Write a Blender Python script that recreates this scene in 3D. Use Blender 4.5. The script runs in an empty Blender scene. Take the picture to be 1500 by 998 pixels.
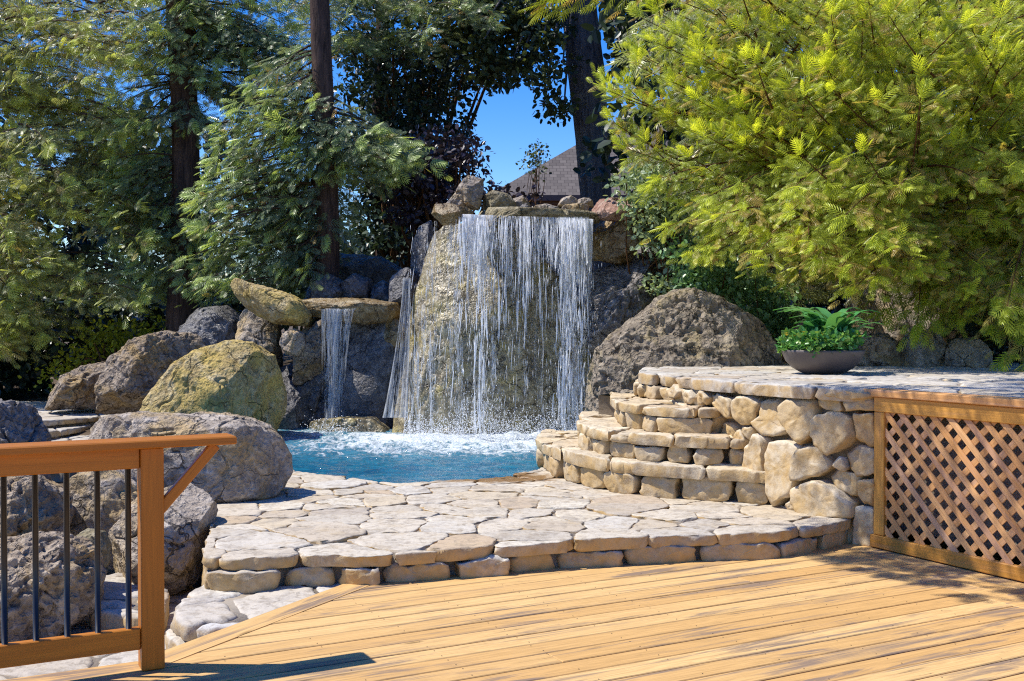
import bpy, bmesh, math
import numpy as np
from mathutils import Vector

R = math.radians
PI = math.pi
scene = bpy.context.scene
col = scene.collection
F, CX, CY, CAMH = 1620.0, 750.0, 499.0, 1.40
PITCH = math.atan(27.0 / F)

# ------------------------------------------------------------------ camera maths
def ray(px, py):
    x, u = (px - CX) / F, -(py - CY) / F
    return np.array([x, math.cos(PITCH) + u * math.sin(PITCH), -math.sin(PITCH) + u * math.cos(PITCH)])
def P(px, py, Y):
    d = ray(px, py); t = Y / d[1]
    return np.array([d[0] * t, Y, CAMH + d[2] * t])
def G(px, py, z):
    d = ray(px, py); t = (z - CAMH) / d[2]
    return np.array([d[0] * t, d[1] * t, z])
def G2(pts, z): return [G(a, b, z)[:2] for a, b in pts]

# ------------------------------------------------------------------ noise
def _h(x, y, z, s):
    h = (x * 374761393 + y * 668265263 + z * 1274126177 + s * 974634777) & 0xffffffff
    h = ((h ^ (h >> 13)) * 1274126177) & 0xffffffff
    h = ((h ^ (h >> 16)) * 2246822519) & 0xffffffff
    return ((h ^ (h >> 15)) & 0xffffff) / float(0xffffff)
def vnoise(p, s=0):
    p = np.asarray(p, float); i = np.floor(p).astype(np.int64); f = p - i
    f = f * f * f * (f * (f * 6 - 15) + 10)
    x, y, z = i[:, 0], i[:, 1], i[:, 2]; r = 0
    for dx in (0, 1):
        wx = f[:, 0] if dx else 1 - f[:, 0]
        for dy in (0, 1):
            wy = f[:, 1] if dy else 1 - f[:, 1]
            for dz in (0, 1):
                wz = f[:, 2] if dz else 1 - f[:, 2]
                r = r + wx * wy * wz * _h(x + dx, y + dy, z + dz, s)
    return r
def fbm(p, s=0, o=4, g=.5):
    a, t, r = 1., 0., 0.
    for k in range(o):
        r = r + a * vnoise(np.asarray(p) * 2.03 ** k, s + 17 * k); t += a; a *= g
    return r / t
def nrm(v):
    v = np.asarray(v, float); return v / (np.linalg.norm(v, axis=-1, keepdims=True) + 1e-12)
def sstep(a, b, x):
    t = np.clip((x - a) / (b - a), 0, 1); return t * t * (3 - 2 * t)

# ------------------------------------------------------------------ node helper
class NT:
    def __init__(s, name):
        s.m = bpy.data.materials.new(name); s.m.use_nodes = True
        s.t = s.m.node_tree; s.n = s.t.nodes; s.n.clear()
        s.out = s.n.new('ShaderNodeOutputMaterial')
    def put(s, sock, v):
        if v is None: return
        if isinstance(v, bpy.types.NodeSocket): s.t.links.new(v, sock)
        elif isinstance(v, (tuple, list)) and sock.type == 'RGBA' and len(v) == 3: sock.default_value = (*v, 1)
        else: sock.default_value = v
    def node(s, typ, **kw):
        n = s.n.new(typ)
        for k, v in kw.items(): setattr(n, k, v)
        return n
    def pos(s): return s.node('ShaderNodeNewGeometry').outputs['Position']
    def objc(s): return s.node('ShaderNodeTexCoord').outputs['Object']
    def uv(s): return s.node('ShaderNodeTexCoord').outputs['UV']
    def normal(s): return s.node('ShaderNodeNewGeometry').outputs['Normal']
    def sep(s, v):
        n = s.node('ShaderNodeSeparateXYZ'); s.put(n.inputs[0], v); return n.outputs
    def comb(s, x, y, z):
        n = s.node('ShaderNodeCombineXYZ')
        for i, v in enumerate((x, y, z)): s.put(n.inputs[i], v)
        return n.outputs[0]
    def attr(s, name):
        n = s.node('ShaderNodeAttribute', attribute_name=name); return n
    def rgb(s, name):
        n = s.node('ShaderNodeSeparateColor'); s.t.links.new(s.attr(name).outputs['Color'], n.inputs[0]); return n.outputs
    def mapv(s, v, sc=(1, 1, 1), loc=(0, 0, 0), rot=(0, 0, 0)):
        n = s.node('ShaderNodeMapping'); s.put(n.inputs['Vector'], v); n.inputs['Scale'].default_value = sc
        n.inputs['Location'].default_value = loc; n.inputs['Rotation'].default_value = rot; return n.outputs[0]
    def noise(s, v, sc, det=4, ro=.55, dist=0):
        n = s.node('ShaderNodeTexNoise'); s.put(n.inputs['Vector'], v); n.inputs['Scale'].default_value = sc
        n.inputs['Detail'].default_value = det; n.inputs['Roughness'].default_value = ro; n.inputs['Distortion'].default_value = dist
        return n.outputs[0]
    def vor(s, v, sc, feat='F1', rnd=1):
        n = s.node('ShaderNodeTexVoronoi', feature=feat); s.put(n.inputs['Vector'], v); n.inputs['Scale'].default_value = sc
        n.inputs['Randomness'].default_value = rnd
        return n.outputs['Distance']
    def ramp(s, f, st, interp='LINEAR'):
        n = s.node('ShaderNodeValToRGB'); s.put(n.inputs[0], f); cr = n.color_ramp; cr.interpolation = interp
        while len(cr.elements) < len(st): cr.elements.new(.5)
        for e, (p, c) in zip(cr.elements, st):
            e.position = p; e.color = (c, c, c, 1) if not isinstance(c, (tuple, list)) else (*c, 1)
        return n.outputs[0]
    def mr(s, v, a, b, c=0., d=1.):
        n = s.node('ShaderNodeMapRange'); s.put(n.inputs[0], v)
        for i, q in enumerate((a, b, c, d)): s.put(n.inputs[i + 1], q)
        return n.outputs[0]
    def mix(s, f, a, b, mode='MIX'):
        n = s.node('ShaderNodeMix', data_type='RGBA', blend_type=mode)
        s.put(n.inputs[0], f); s.put(n.inputs[6], a); s.put(n.inputs[7], b); return n.outputs[2]
    def ma(s, op, a, b=None, c=None):
        n = s.node('ShaderNodeMath', operation=op)
        for i, v in enumerate((a, b, c)): s.put(n.inputs[i], v)
        return n.outputs[0]
    def bump(s, h, st=.5, d=.01, nin=None):
        n = s.node('ShaderNodeBump'); s.put(n.inputs['Height'], h); n.inputs['Strength'].default_value = st
        n.inputs['Distance'].default_value = d
        if nin is not None: s.put(n.inputs['Normal'], nin)
        return n.outputs[0]
    def pbr(s, c, ro=.8, spec=.3, nin=None, metal=0, **kw):
        n = s.node('ShaderNodeBsdfPrincipled'); s.put(n.inputs['Base Color'], c); s.put(n.inputs['Roughness'], ro)
        s.put(n.inputs['Specular IOR Level'], spec); n.inputs['Metallic'].default_value = metal
        if nin is not None: s.put(n.inputs['Normal'], nin)
        for k, v in kw.items(): s.put(n.inputs[k.replace('_', ' ')], v)
        return n.outputs[0]
    def mixsh(s, f, a, b):
        n = s.node('ShaderNodeMixShader'); s.put(n.inputs[0], f); s.t.links.new(a, n.inputs[1]); s.t.links.new(b, n.inputs[2]); return n.outputs[0]
    def done(s, sh):
        s.t.links.new(sh, s.out.inputs['Surface']); return s.m

# ------------------------------------------------------------------ mesh helper
def link_mesh(name, V, faces, mats, parent=None, smooth=True, mi=None, colr=None, uv=None):
    """faces: list of index tuples, or a (loop_idx, loop_total) pair of arrays"""
    me = bpy.data.meshes.new(name)
    V = np.asarray(V, np.float32)
    if isinstance(faces, tuple): li, lt = faces
    else:
        lt = np.fromiter((len(f) for f in faces), np.int32, len(faces))
        li = np.fromiter((i for f in faces for i in f), np.int32, int(lt.sum()))
    me.vertices.add(len(V)); me.vertices.foreach_set('co', V.ravel())
    me.loops.add(len(li)); me.loops.foreach_set('vertex_index', np.asarray(li, np.int32))
    me.polygons.add(len(lt)); ls = np.concatenate(([0], np.cumsum(lt)[:-1])).astype(np.int32)
    me.polygons.foreach_set('loop_start', ls); me.polygons.foreach_set('loop_total', np.asarray(lt, np.int32))
    me.polygons.foreach_set('use_smooth', np.full(len(lt), smooth))
    if mi is not None: me.polygons.foreach_set('material_index', np.asarray(mi, np.int32))
    me.update(calc_edges=True)
    if colr is not None:
        a = me.attributes.new('col', 'FLOAT_COLOR', 'POINT')
        c = np.ones((len(V), 4), np.float32); c[:, :3] = colr; a.data.foreach_set('color', c.ravel())
    if uv is not None:
        l = me.uv_layers.new(name='UVMap'); l.data.foreach_set('uv', np.asarray(uv, np.float32).ravel())
    for m in (mats if isinstance(mats, (list, tuple)) else [mats]): me.materials.append(m)
    me.validate()
    o = bpy.data.objects.new(name, me); col.objects.link(o)
    if parent is not None: o.parent = parent
    return o
class Acc:
    def __init__(s): s.V = []; s.F = []; s.n = 0; s.c = []; s.mi = []; s.uv = []
    def add(s, V, F, c=(0, 0, 0), mi=0, uv=None):
        V = np.asarray(V, float); s.V.append(V)
        for f in F: s.F.append(tuple(int(i) + s.n for i in f)); s.mi.append(mi)
        c = np.asarray(c, float); s.c.append(np.broadcast_to(c, (len(V), 3)))
        if uv is not None: s.uv.extend(uv)
        s.n += len(V)
    def build(s, name, mats, parent=None, smooth=True):
        return link_mesh(name, np.concatenate(s.V), s.F, mats, parent, smooth, s.mi, np.concatenate(s.c), s.uv if s.uv else None)
def tag(o, label=None, cat=None, group=None, kind=None):
    if label: o['label'] = label
    if cat: o['category'] = cat
    if group: o['group'] = group
    if kind: o['kind'] = kind
    return o
def empty(name, loc=(0, 0, 0)):
    o = bpy.data.objects.new(name, None); col.objects.link(o); o.empty_display_size = .2
    return o
def box(acc, o, ax, ay, az, sx, sy, sz, c=(0, 0, 0), bev=.004, mi=0, uvo=0., uv=True):
    """box from origin corner-centre o along unit axes; extents (x0,x1),(y0,y1),(z0,z1); longest axis is x for the grain"""
    bm = bmesh.new(); bmesh.ops.create_cube(bm, size=1)
    for v in bm.verts:
        v.co.x = sx[0] if v.co.x < 0 else sx[1]; v.co.y = sy[0] if v.co.y < 0 else sy[1]; v.co.z = sz[0] if v.co.z < 0 else sz[1]
    if bev: bmesh.ops.bevel(bm, geom=bm.edges[:], offset=bev, segments=1, affect='EDGES', profile=.5)
    L = np.array([v.co[:] for v in bm.verts]); fs = [[v.index for v in f.verts] for f in bm.faces]
    nf = [f.normal.copy() for f in bm.faces]; bm.free()
    o, ax, ay, az = [np.asarray(q, float) for q in (o, ax, ay, az)]
    W = o + L[:, :1] * ax + L[:, 1:2] * ay + L[:, 2:3] * az
    u = []
    if uv:
        for f, n in zip(fs, nf):
            for i in f:
                if abs(n.z) > max(abs(n.x), abs(n.y)): u.append((L[i, 0], L[i, 1] + uvo))
                elif abs(n.y) > abs(n.x): u.append((L[i, 0], L[i, 2] + uvo + .3))
                else: u.append((L[i, 2], L[i, 1] + uvo + .6))
    acc.add(W, fs, c, mi, u if uv else None)
def tube(acc, pts, rad, n=6, c=(0, 0, 0), jit=0, seed=0, cap=True):
    pts = np.asarray(pts, float); k = len(pts); rad = np.broadcast_to(np.asarray(rad, float), (k,))
    T = np.gradient(pts, axis=0); T = nrm(T)
    ref = np.array([0, 0, 1.]) if abs(T[0, 2]) < .9 else np.array([1., 0, 0])
    V = []
    for i in range(k):
        a = nrm(np.cross(T[i], ref)); b = np.cross(T[i], a)
        th = np.arange(n) * 2 * PI / n
        r = rad[i] * np.ones(n)
        if jit: r = r * (1 + jit * (fbm(np.stack([np.cos(th) * 2.2 + seed, np.sin(th) * 2.2, np.full(n, i * .35)], 1), seed, 3) - .5) * 2)
        V.append(pts[i] + r[:, None] * (np.cos(th)[:, None] * a + np.sin(th)[:, None] * b))
    V = np.concatenate(V); Fs = []
    for i in range(k - 1):
        for j in range(n):
            j2 = (j + 1) % n; Fs.append((i * n + j, i * n + j2, (i + 1) * n + j2, (i + 1) * n + j))
    if cap:
        Fs.append(tuple(range(n))); Fs.append(tuple((k - 1) * n + j for j in range(n))[::-1])
    acc.add(V, Fs, c)
def smooth_line(pts, it=2, closed=False):
    p = np.asarray(pts, float)
    for _ in range(it):
        if closed:
            q = np.roll(p, -1, 0); p = np.stack([.75 * p + .25 * q, .25 * p + .75 * q], 1).reshape(-1, p.shape[1])
        else:
            a, b = p[:-1], p[1:]
            m = np.stack([.75 * a + .25 * b, .25 * a + .75 * b], 1).reshape(-1, p.shape[1]); p = np.concatenate([p[:1], m, p[-1:]])
    return p

# ------------------------------------------------------------------ materials
def m_rock(name, dark, mid, light, patch=None, pamt=.5, bump=.7, fine=38., pits=.5, moss=0., mosscol=(.2, .2, .02), ro=.9, spec=.25, stain=.4):
    t = NT(name); p = t.pos()
    big = t.noise(p, 2.3, 5, .6); med = t.noise(p, 9, 6, .62, .3); fi = t.noise(p, fine, 5, .68)
    c = t.mix(t.ramp(big, [(.32, 0), (.66, 1)]), dark, mid)
    c = t.mix(t.ramp(med, [(.46, 0), (.70, 1)]), c, light)
    if patch:
        pm = t.ramp(t.noise(t.mapv(p, loc=(7, 3, 9)), 3.1, 6, .65, .5), [(.58 - .28 * pamt, 0), (.70 - .2 * pamt, 1)])
        c = t.mix(t.ma('MULTIPLY', pm, .85), c, patch)
    st = t.ramp(t.noise(t.mapv(p, loc=(2, 8, 1)), 5.5, 8, .72, .8), [(.55, 0), (.64, 1)])
    c = t.mix(t.ma('MULTIPLY', st, stain), c, tuple(q * .35 for q in dark))
    c = t.mix(t.ramp(fi, [(.3, .45), (.55, 0)]), c, tuple(q * .5 for q in dark))
    c = t.mix(t.ramp(fi, [(.58, 0), (.78, .6)]), c, tuple(min(.75, q * 1.35) for q in light))
    cv_ = t.node('ShaderNodeVectorMath', operation='ADD'); t.put(cv_.inputs[0], p); nn_ = t.node('ShaderNodeTexNoise'); t.put(nn_.inputs['Vector'], p); nn_.inputs['Scale'].default_value = 3.5; nn_.inputs['Detail'].default_value = 5
    sc_ = t.node('ShaderNodeVectorMath', operation='SCALE'); t.put(sc_.inputs[0], nn_.outputs['Color']); sc_.inputs['Scale'].default_value = .55; t.put(cv_.inputs[1], sc_.outputs[0])
    ed = t.ramp(t.vor(t.mapv(cv_.outputs[0], sc=(1, 1, 1.5)), 2.1, 'DISTANCE_TO_EDGE'), [(.004, 1), (.022, 0)])
    ed = t.ma('MULTIPLY', ed, t.ramp(t.noise(t.mapv(p, loc=(3, 1, 6)), 2.2, 3), [(.46, 0), (.58, 1)]))
    c = t.mix(t.ma('MULTIPLY', ed, .8), c, tuple(q * .25 for q in dark))
    if moss:
        nz = t.sep(t.normal())[2]
        mm = t.ma('ADD', t.ma('MULTIPLY', nz, .5), t.ma('ADD', t.ma('MULTIPLY', t.noise(p, 3.5, 9, .78, .6), 1.25), t.ma('MULTIPLY', t.ma('SUBTRACT', t.noise(p, 45, 3, .7), .5), .35)))
        mm = t.ramp(mm, [(1.10 - .25 * moss, 0), (1.14 - .25 * moss, 1)])
        c = t.mix(mm, c, t.mix(t.noise(p, 40, 3), mosscol, tuple(q * 2.1 for q in mosscol)))
    h = t.ma('SUBTRACT', t.ma('ADD', t.ma('MULTIPLY', med, .9), t.ma('MULTIPLY', fi, .45)), t.ma('MULTIPLY', ed, .5))
    if pits:
        v = t.ramp(t.vor(t.mapv(p), fine * .62), [(.05, 0), (.42, 1)])
        v2 = t.ramp(t.noise(p, fine * .5, 3, .6), [(.38, 0), (.52, 1)])
        h = t.ma('ADD', h, t.ma('MULTIPLY', t.ma('MULTIPLY', v, v2), pits * .5))
        c = t.mix(t.ma('MULTIPLY', t.ma('SUBTRACT', 1., t.ma('MULTIPLY', v, v2)), .25 * pits), c, tuple(q * .4 for q in dark))
    return t.done(t.pbr(c, ro, spec, t.bump(h, bump, .035)))

def m_flag(name, wet=None, tint=(1, 1, 1), side=(.12, .85)):
    t = NT(name); p = t.pos(); a = t.rgb('col')
    c = t.ramp(a[0], [(0, (.50, .465, .41)), (.2, (.62, .57, .49)), (.38, (.52, .455, .37)), (.52, (.66, .625, .55)), (.68, (.57, .49, .37)), (.82, (.60, .58, .54)), (.93, (.47, .43, .38)), (1, (.55, .42, .28))])
    n1 = t.noise(p, 6, 6, .65, .4); n2 = t.noise(p, 22, 5, .65); n3 = t.noise(p, 90, 3, .6)
    c = t.mix(t.ramp(n1, [(.5, 0), (.68, .55)]), c, (.50, .40, .26))
    c = t.mix(t.ramp(t.noise(t.mapv(p, loc=(4, 4, 4)), 3.5, 6, .7, .5), [(.52, 0), (.66, .65)]), c, (.30, .27, .24))
    c = t.mix(t.ramp(t.noise(t.mapv(p, loc=(8, 1, 2)), 11, 8, .75, .8), [(.55, 0), (.63, .55)]), c, (.20, .17, .14))
    c = t.mix(t.ramp(n2, [(.36, .5), (.5, 0)]), c, (.26, .21, .15))
    c = t.mix(t.ramp(n3, [(.58, 0), (.75, .35)]), c, (.72, .68, .60))
    c = t.mix(1., c, tuple(q * .84 for q in tint), 'MULTIPLY')
    # vertical faces painted browner, standing in for warm light bounced off the deck
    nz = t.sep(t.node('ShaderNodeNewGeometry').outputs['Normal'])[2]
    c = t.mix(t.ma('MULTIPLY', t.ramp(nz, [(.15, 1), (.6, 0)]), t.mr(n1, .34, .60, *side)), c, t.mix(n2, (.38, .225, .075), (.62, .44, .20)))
    ro = .85
    if wet:
        d = t.node('ShaderNodeVectorMath', operation='DISTANCE'); t.put(d.inputs[0], t.mapv(p, sc=(.55, 1.25, 1))); d.inputs[1].default_value = (wet[0] * .55, wet[1] * 1.25, wet[2])
        wm = t.ramp(t.ma('ADD', d.outputs['Value'], t.ma('MULTIPLY', t.ma('SUBTRACT', n1, .5), .5)), [(wet[3] * .75, 1), (wet[3], 0)])
        c = t.mix(wm, c, t.mix(n2, (.16, .085, .028), (.33, .20, .085)))
        ro = t.ma('SUBTRACT', .85, t.ma('MULTIPLY', wm, .6))
    h = t.ma('ADD', t.ma('MULTIPLY', n2, .8), t.ma('MULTIPLY', n3, .25))
    return t.done(t.pbr(c, ro, .25, t.bump(h, .55, .012)))
def m_mortar(name, cc=(.34, .295, .235)):
    t = NT(name); p = t.pos(); n = t.noise(p, 30, 6, .7); b = t.noise(p, 3, 4)
    c = t.mix(n, tuple(q * .55 for q in cc), tuple(q * 1.3 for q in cc)); c = t.mix(t.ramp(b, [(.4, 0), (.7, .5)]), c, (.24, .18, .12))
    return t.done(t.pbr(c, .95, .1, t.bump(n, .7, .012)))
def m_wood(name, lo, hi, grey=None, gamt=.5, ro=.6, spec=.3, ring=1., knots=True, bump=.3):
    t = NT(name); uv = t.uv(); a = t.rgb('col'); s = t.sep(uv)
    v = t.comb(t.ma('ADD', s[0], t.ma('MULTIPLY', a[0], 37.)), s[1], t.ma('MULTIPLY', a[0], 11.))
    w = t.noise(t.mapv(v, sc=(1.0, 14, 1)), 1.6, 4, .55, .6)
    fine = t.noise(t.mapv(v, sc=(2.2, 95, 1)), 1.5, 4, .6)
    rings = t.ma('SINE', t.ma('MULTIPLY', w, 42. * ring)); rings = t.mr(rings, -1, 1, 0, 1)
    c = t.mix(t.mr(a[1], 0, 1, 0, 1), lo, hi)
    c = t.mix(t.ma('MULTIPLY', rings, .28), c, tuple(q * .55 for q in lo))
    c = t.mix(t.ramp(fine, [(.35, .35), (.55, 0)]), c, tuple(q * .5 for q in lo))
    if knots:
        k = t.vor(t.mapv(v, sc=(1.3, 5.5, 1)), 1.15); km = t.ramp(k, [(.03, 1), (.10, 0)])
        c = t.mix(t.ma('MULTIPLY', km, .75), c, tuple(q * .22 for q in lo))
    if grey:
        g = t.noise(t.mapv(v, sc=(.75, 10, 1), loc=(5, 0, 0)), 1.1, 7, .68, .8)
        g2 = t.noise(t.mapv(t.pos(), sc=(1, 1, 1)), .9, 3)
        gm = t.ramp(t.ma('ADD', g, t.ma('MULTIPLY', t.ma('SUBTRACT', g2, .5), .55)), [(.53, 0), (.63, 1)])
        c = t.mix(t.ma('MULTIPLY', gm, gamt), c, grey)
        g3 = t.ramp(t.noise(t.mapv(v, sc=(1.6, 26, 1), loc=(1, 7, 0)), 1.3, 5, .7), [(.63, 0), (.72, 1)])
        c = t.mix(t.ma('MULTIPLY', g3, gamt * .9), c, tuple(q * .35 for q in grey))
    h = t.ma('ADD', fine, t.ma('MULTIPLY', rings, .3))
    return t.done(t.pbr(c, ro, spec, t.bump(h, bump, .003)))
def m_simple(name, c, ro=.5, spec=.4, var=.25, sc=20, bump=.1, metal=0):
    t = NT(name); n = t.noise(t.pos(), sc, 5, .6)
    return t.done(t.pbr(t.mix(n, tuple(q * (1 - var) for q in c), tuple(min(1, q * (1 + var)) for q in c)), ro, spec, t.bump(n, bump, .01), metal))
def m_leaf(name, base, dark, tip, trans=.35, ro=.45, spec=.35, brown=None, bamt=.15):
    t = NT(name); a = t.rgb('col')
    c = t.mix(a[0], dark, base)
    if brown: c = t.mix(t.ramp(a[2], [(1 - bamt - .04, 0), (1 - bamt, 1)]), c, brown)
    c = t.mix(a[1], c, tip)
    b = t.pbr(c, ro, spec)
    tr = t.node('ShaderNodeBsdfTranslucent'); t.put(tr.inputs[0], t.mix(1., c, (1.25, 1.15, .6), 'MULTIPLY'))
    return t.done(t.mixsh(trans, b, tr.outputs[0]))
def m_bark(name, a, b, sc=1.):
    t = NT(name); p = t.pos(); v = t.mapv(p, sc=(9 * sc, 9 * sc, 1.3 * sc))
    n = t.noise(v, 2.2, 6, .65, .4); n2 = t.noise(p, 14, 4, .6)
    c = t.mix(t.ramp(n, [(.35, 0), (.65, 1)]), a, b); c = t.mix(t.ma('MULTIPLY', n2, .3), c, tuple(q * .5 for q in a))
    return t.done(t.pbr(c, .9, .15, t.bump(n, 1., .05)))

MAT = {}
MAT['deck'] = m_wood('deck_wood', (.57, .335, .120), (.70, .46, .195), grey=(.20, .145, .11), gamt=.88, ro=.62, spec=.25)
MAT['stain'] = m_wood('stained_wood', (.44, .145, .010), (.52, .19, .016), ro=.42, spec=.45, ring=.4, knots=False, bump=.12)
MAT['lattice'] = m_wood('lattice_wood', (.62, .31, .11), (.72, .42, .19), grey=(.42, .28, .23), gamt=.45, ro=.7, spec=.2, ring=.5, knots=False)
MAT['lattice_frame'] = m_wood('cedar_frame', (.56, .25, .04), (.64, .33, .07), grey=(.36, .22, .16), gamt=.25, ro=.6, spec=.3)
MAT['nail'] = m_simple('nail_steel', (.05, .04, .035), .6, .4)
MAT['black'] = m_simple('black_metal', (.012, .012, .014), .35, .5, .2, 40, .03)
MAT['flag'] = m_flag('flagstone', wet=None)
WETP = G(715, 703, .16)
MAT['flagpool'] = m_flag('flagstone_poolside', wet=(WETP[0] - .02, WETP[1] + .12, .16, .36), tint=(1.02, .99, .93), side=(.45, 1.))  # painted deck bounce is strongest on the patio risers
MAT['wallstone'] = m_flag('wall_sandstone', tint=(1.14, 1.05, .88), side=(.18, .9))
MAT['mortar'] = m_mortar('mortar')
MAT['mortar_dark'] = m_mortar('mortar_dark', (.20, .16, .115))
MAT['rk_tan'] = m_rock('rock_tan', (.25, .175, .075), (.50, .385, .17), (.62, .51, .30), patch=(.52, .38, .10), pamt=.5, bump=1., pits=.4, fine=30, moss=.30, mosscol=(.20, .165, .012), stain=.3)
MAT['rk_grey'] = m_rock('rock_grey', (.22, .18, .145), (.41, .345, .275), (.56, .49, .41), patch=(.44, .31, .14), pamt=.42, bump=1., pits=.4, fine=34)
MAT['rk_brown'] = m_rock('rock_brown', (.17, .13, .10), (.33, .26, .19), (.46, .38, .29), patch=(.40, .27, .11), pamt=.3, bump=1., pits=.9, fine=26)
MAT['rk_lava'] = m_rock('rock_lava', (.12, .108, .105), (.25, .225, .205), (.38, .345, .315), bump=1., pits=1., fine=28)
MAT['rk_big'] = m_rock('rock_big', (.17, .135, .10), (.31, .255, .185), (.42, .35, .26), patch=(.36, .28, .14), pamt=.25, bump=1., pits=1., fine=24, stain=.45)
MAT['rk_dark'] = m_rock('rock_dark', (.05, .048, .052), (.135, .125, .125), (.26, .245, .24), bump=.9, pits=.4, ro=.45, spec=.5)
MAT['rk_wet'] = m_rock('rock_wet', (.12, .095, .055), (.34, .275, .15), (.52, .45, .29), patch=(.40, .32, .11), pamt=.28, bump=.8, pits=.3, fine=22, ro=.3, spec=.6, stain=.55)
MAT['rk_red'] = m_rock('rock_red', (.18, .085, .06), (.36, .21, .15), (.48, .36, .28), bump=.8, pits=.3)
MAT['rk_shelf'] = m_rock('rock_shelf', (.09, .055, .02), (.30, .19, .06), (.42, .34, .20), bump=.8, pits=.2, ro=.35, spec=.5)
MAT['rk_moss'] = m_rock('rock_moss', (.15, .12, .07), (.29, .245, .14), (.40, .35, .24), moss=.35, mosscol=(.11, .10, .02), bump=.9, pits=.5)
MAT['dirt'] = m_mortar('dirt', (.085, .062, .042))

# ------------------------------------------------------------------ stones from polygons
def clip_half(poly, n, c):
    out = []; m = len(poly)
    if m == 0: return poly
    d = [p[0] * n[0] + p[1] * n[1] - c for p in poly]
    for i in range(m):
        j = (i + 1) % m
        if d[i] <= 0: out.append(poly[i])
        if (d[i] < 0 < d[j]) or (d[j] < 0 < d[i]):
            t = d[i] / (d[i] - d[j]); out.append(poly[i] + t * (poly[j] - poly[i]))
    return out
def area(p):
    p = np.asarray(p); x, y = p[:, 0], p[:, 1]; return .5 * float(np.sum(x * np.roll(y, -1) - y * np.roll(x, -1)))
def inside(p, poly):
    x, y = p; r = False; n = len(poly)
    for i in range(n):
        a, b = poly[i], poly[i - 1]
        if (a[1] > y) != (b[1] > y) and x < (b[0] - a[0]) * (y - a[1]) / (b[1] - a[1]) + a[0]: r = not r
    return r
def cells(region, spacing, rng, aniso=1., rot=0., jit=.42):
    region = [np.asarray(p, float) for p in region]
    rp = np.array(region); lo, hi = rp.min(0) - spacing * 2, rp.max(0) + spacing * 2
    cx = (lo + hi) / 2; rad = np.linalg.norm(hi - lo) / 2
    nx, ny = int(2 * rad / (spacing * aniso)) + 1, int(2 * rad / spacing) + 1
    c, s = math.cos(rot), math.sin(rot); seeds = []; jit = .60
    for i in range(nx):
        for j in range(ny):
            u = -rad + (i + .5 * (j % 2) + rng.uniform(-jit, jit)) * spacing * aniso; v = -rad + (j + rng.uniform(-jit, jit)) * spacing
            q = cx + np.array([u * c - v * s, u * s + v * c])
            if np.all(q > lo) and np.all(q < hi): seeds.append(q)
    # drop some to get larger stones
    seeds = np.array([q for q in seeds if rng.random() > .22]); out = []
    for i, q in enumerate(seeds):
        d = np.linalg.norm(seeds - q, axis=1); nb = np.argsort(d)[1:22]; b = spacing * aniso * 2.2
        cell = [q + np.array(k) for k in ((-b, -b), (b, -b), (b, b), (-b, b))]; hp = []
        for j in nb:
            n = seeds[j] - q; c0 = np.dot(n, (seeds[j] + q) / 2); cell = clip_half(cell, n, c0); hp.append((n, c0))
        if len(cell) < 3: continue
        if all(inside(p, region) for p in cell): out.append(cell); continue
        if not any(inside(p, region) for p in cell) and not inside(q, region) and not any(inside(p, cell) for p in region): continue
        sub = region
        for n, c0 in hp:
            sub = clip_half(sub, n, c0)
            if len(sub) < 3: break
        if len(sub) >= 3 and abs(area(sub)) > spacing * spacing * .06: out.append(sub)
    return out
def prep_poly(poly, gap, rng, seg=.035, rag=.0055, chk=1, cut=.13):
    p = np.array(poly, float)
    if area(p) < 0: p = p[::-1]
    keep = [i for i in range(len(p)) if np.linalg.norm(p[i] - p[i - 1]) > .004]
    p = p[keep]
    if len(p) < 3: return None
    c = p.mean(0); r = np.linalg.norm(p - c, axis=1, keepdims=True); p = c + (p - c) * np.clip(1 - gap * 1.25 / (r + 1e-6), .3, 1)
    q = []
    nx_, pv_ = np.roll(p, -1, 0), np.roll(p, 1, 0); p = np.stack([p + (pv_ - p) * cut, p + (nx_ - p) * cut], 1).reshape(-1, 2)
    for i in range(len(p)):
        a, b = p[i], p[(i + 1) % len(p)]; k = max(1, int(np.linalg.norm(b - a) / seg))
        for t in range(k): q.append(a + (b - a) * t / k)
    q = np.array(q); q = q + rng.normal(0, rag, q.shape)
    return q if chk == 0 else smooth_line(q, 1, True)
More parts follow.
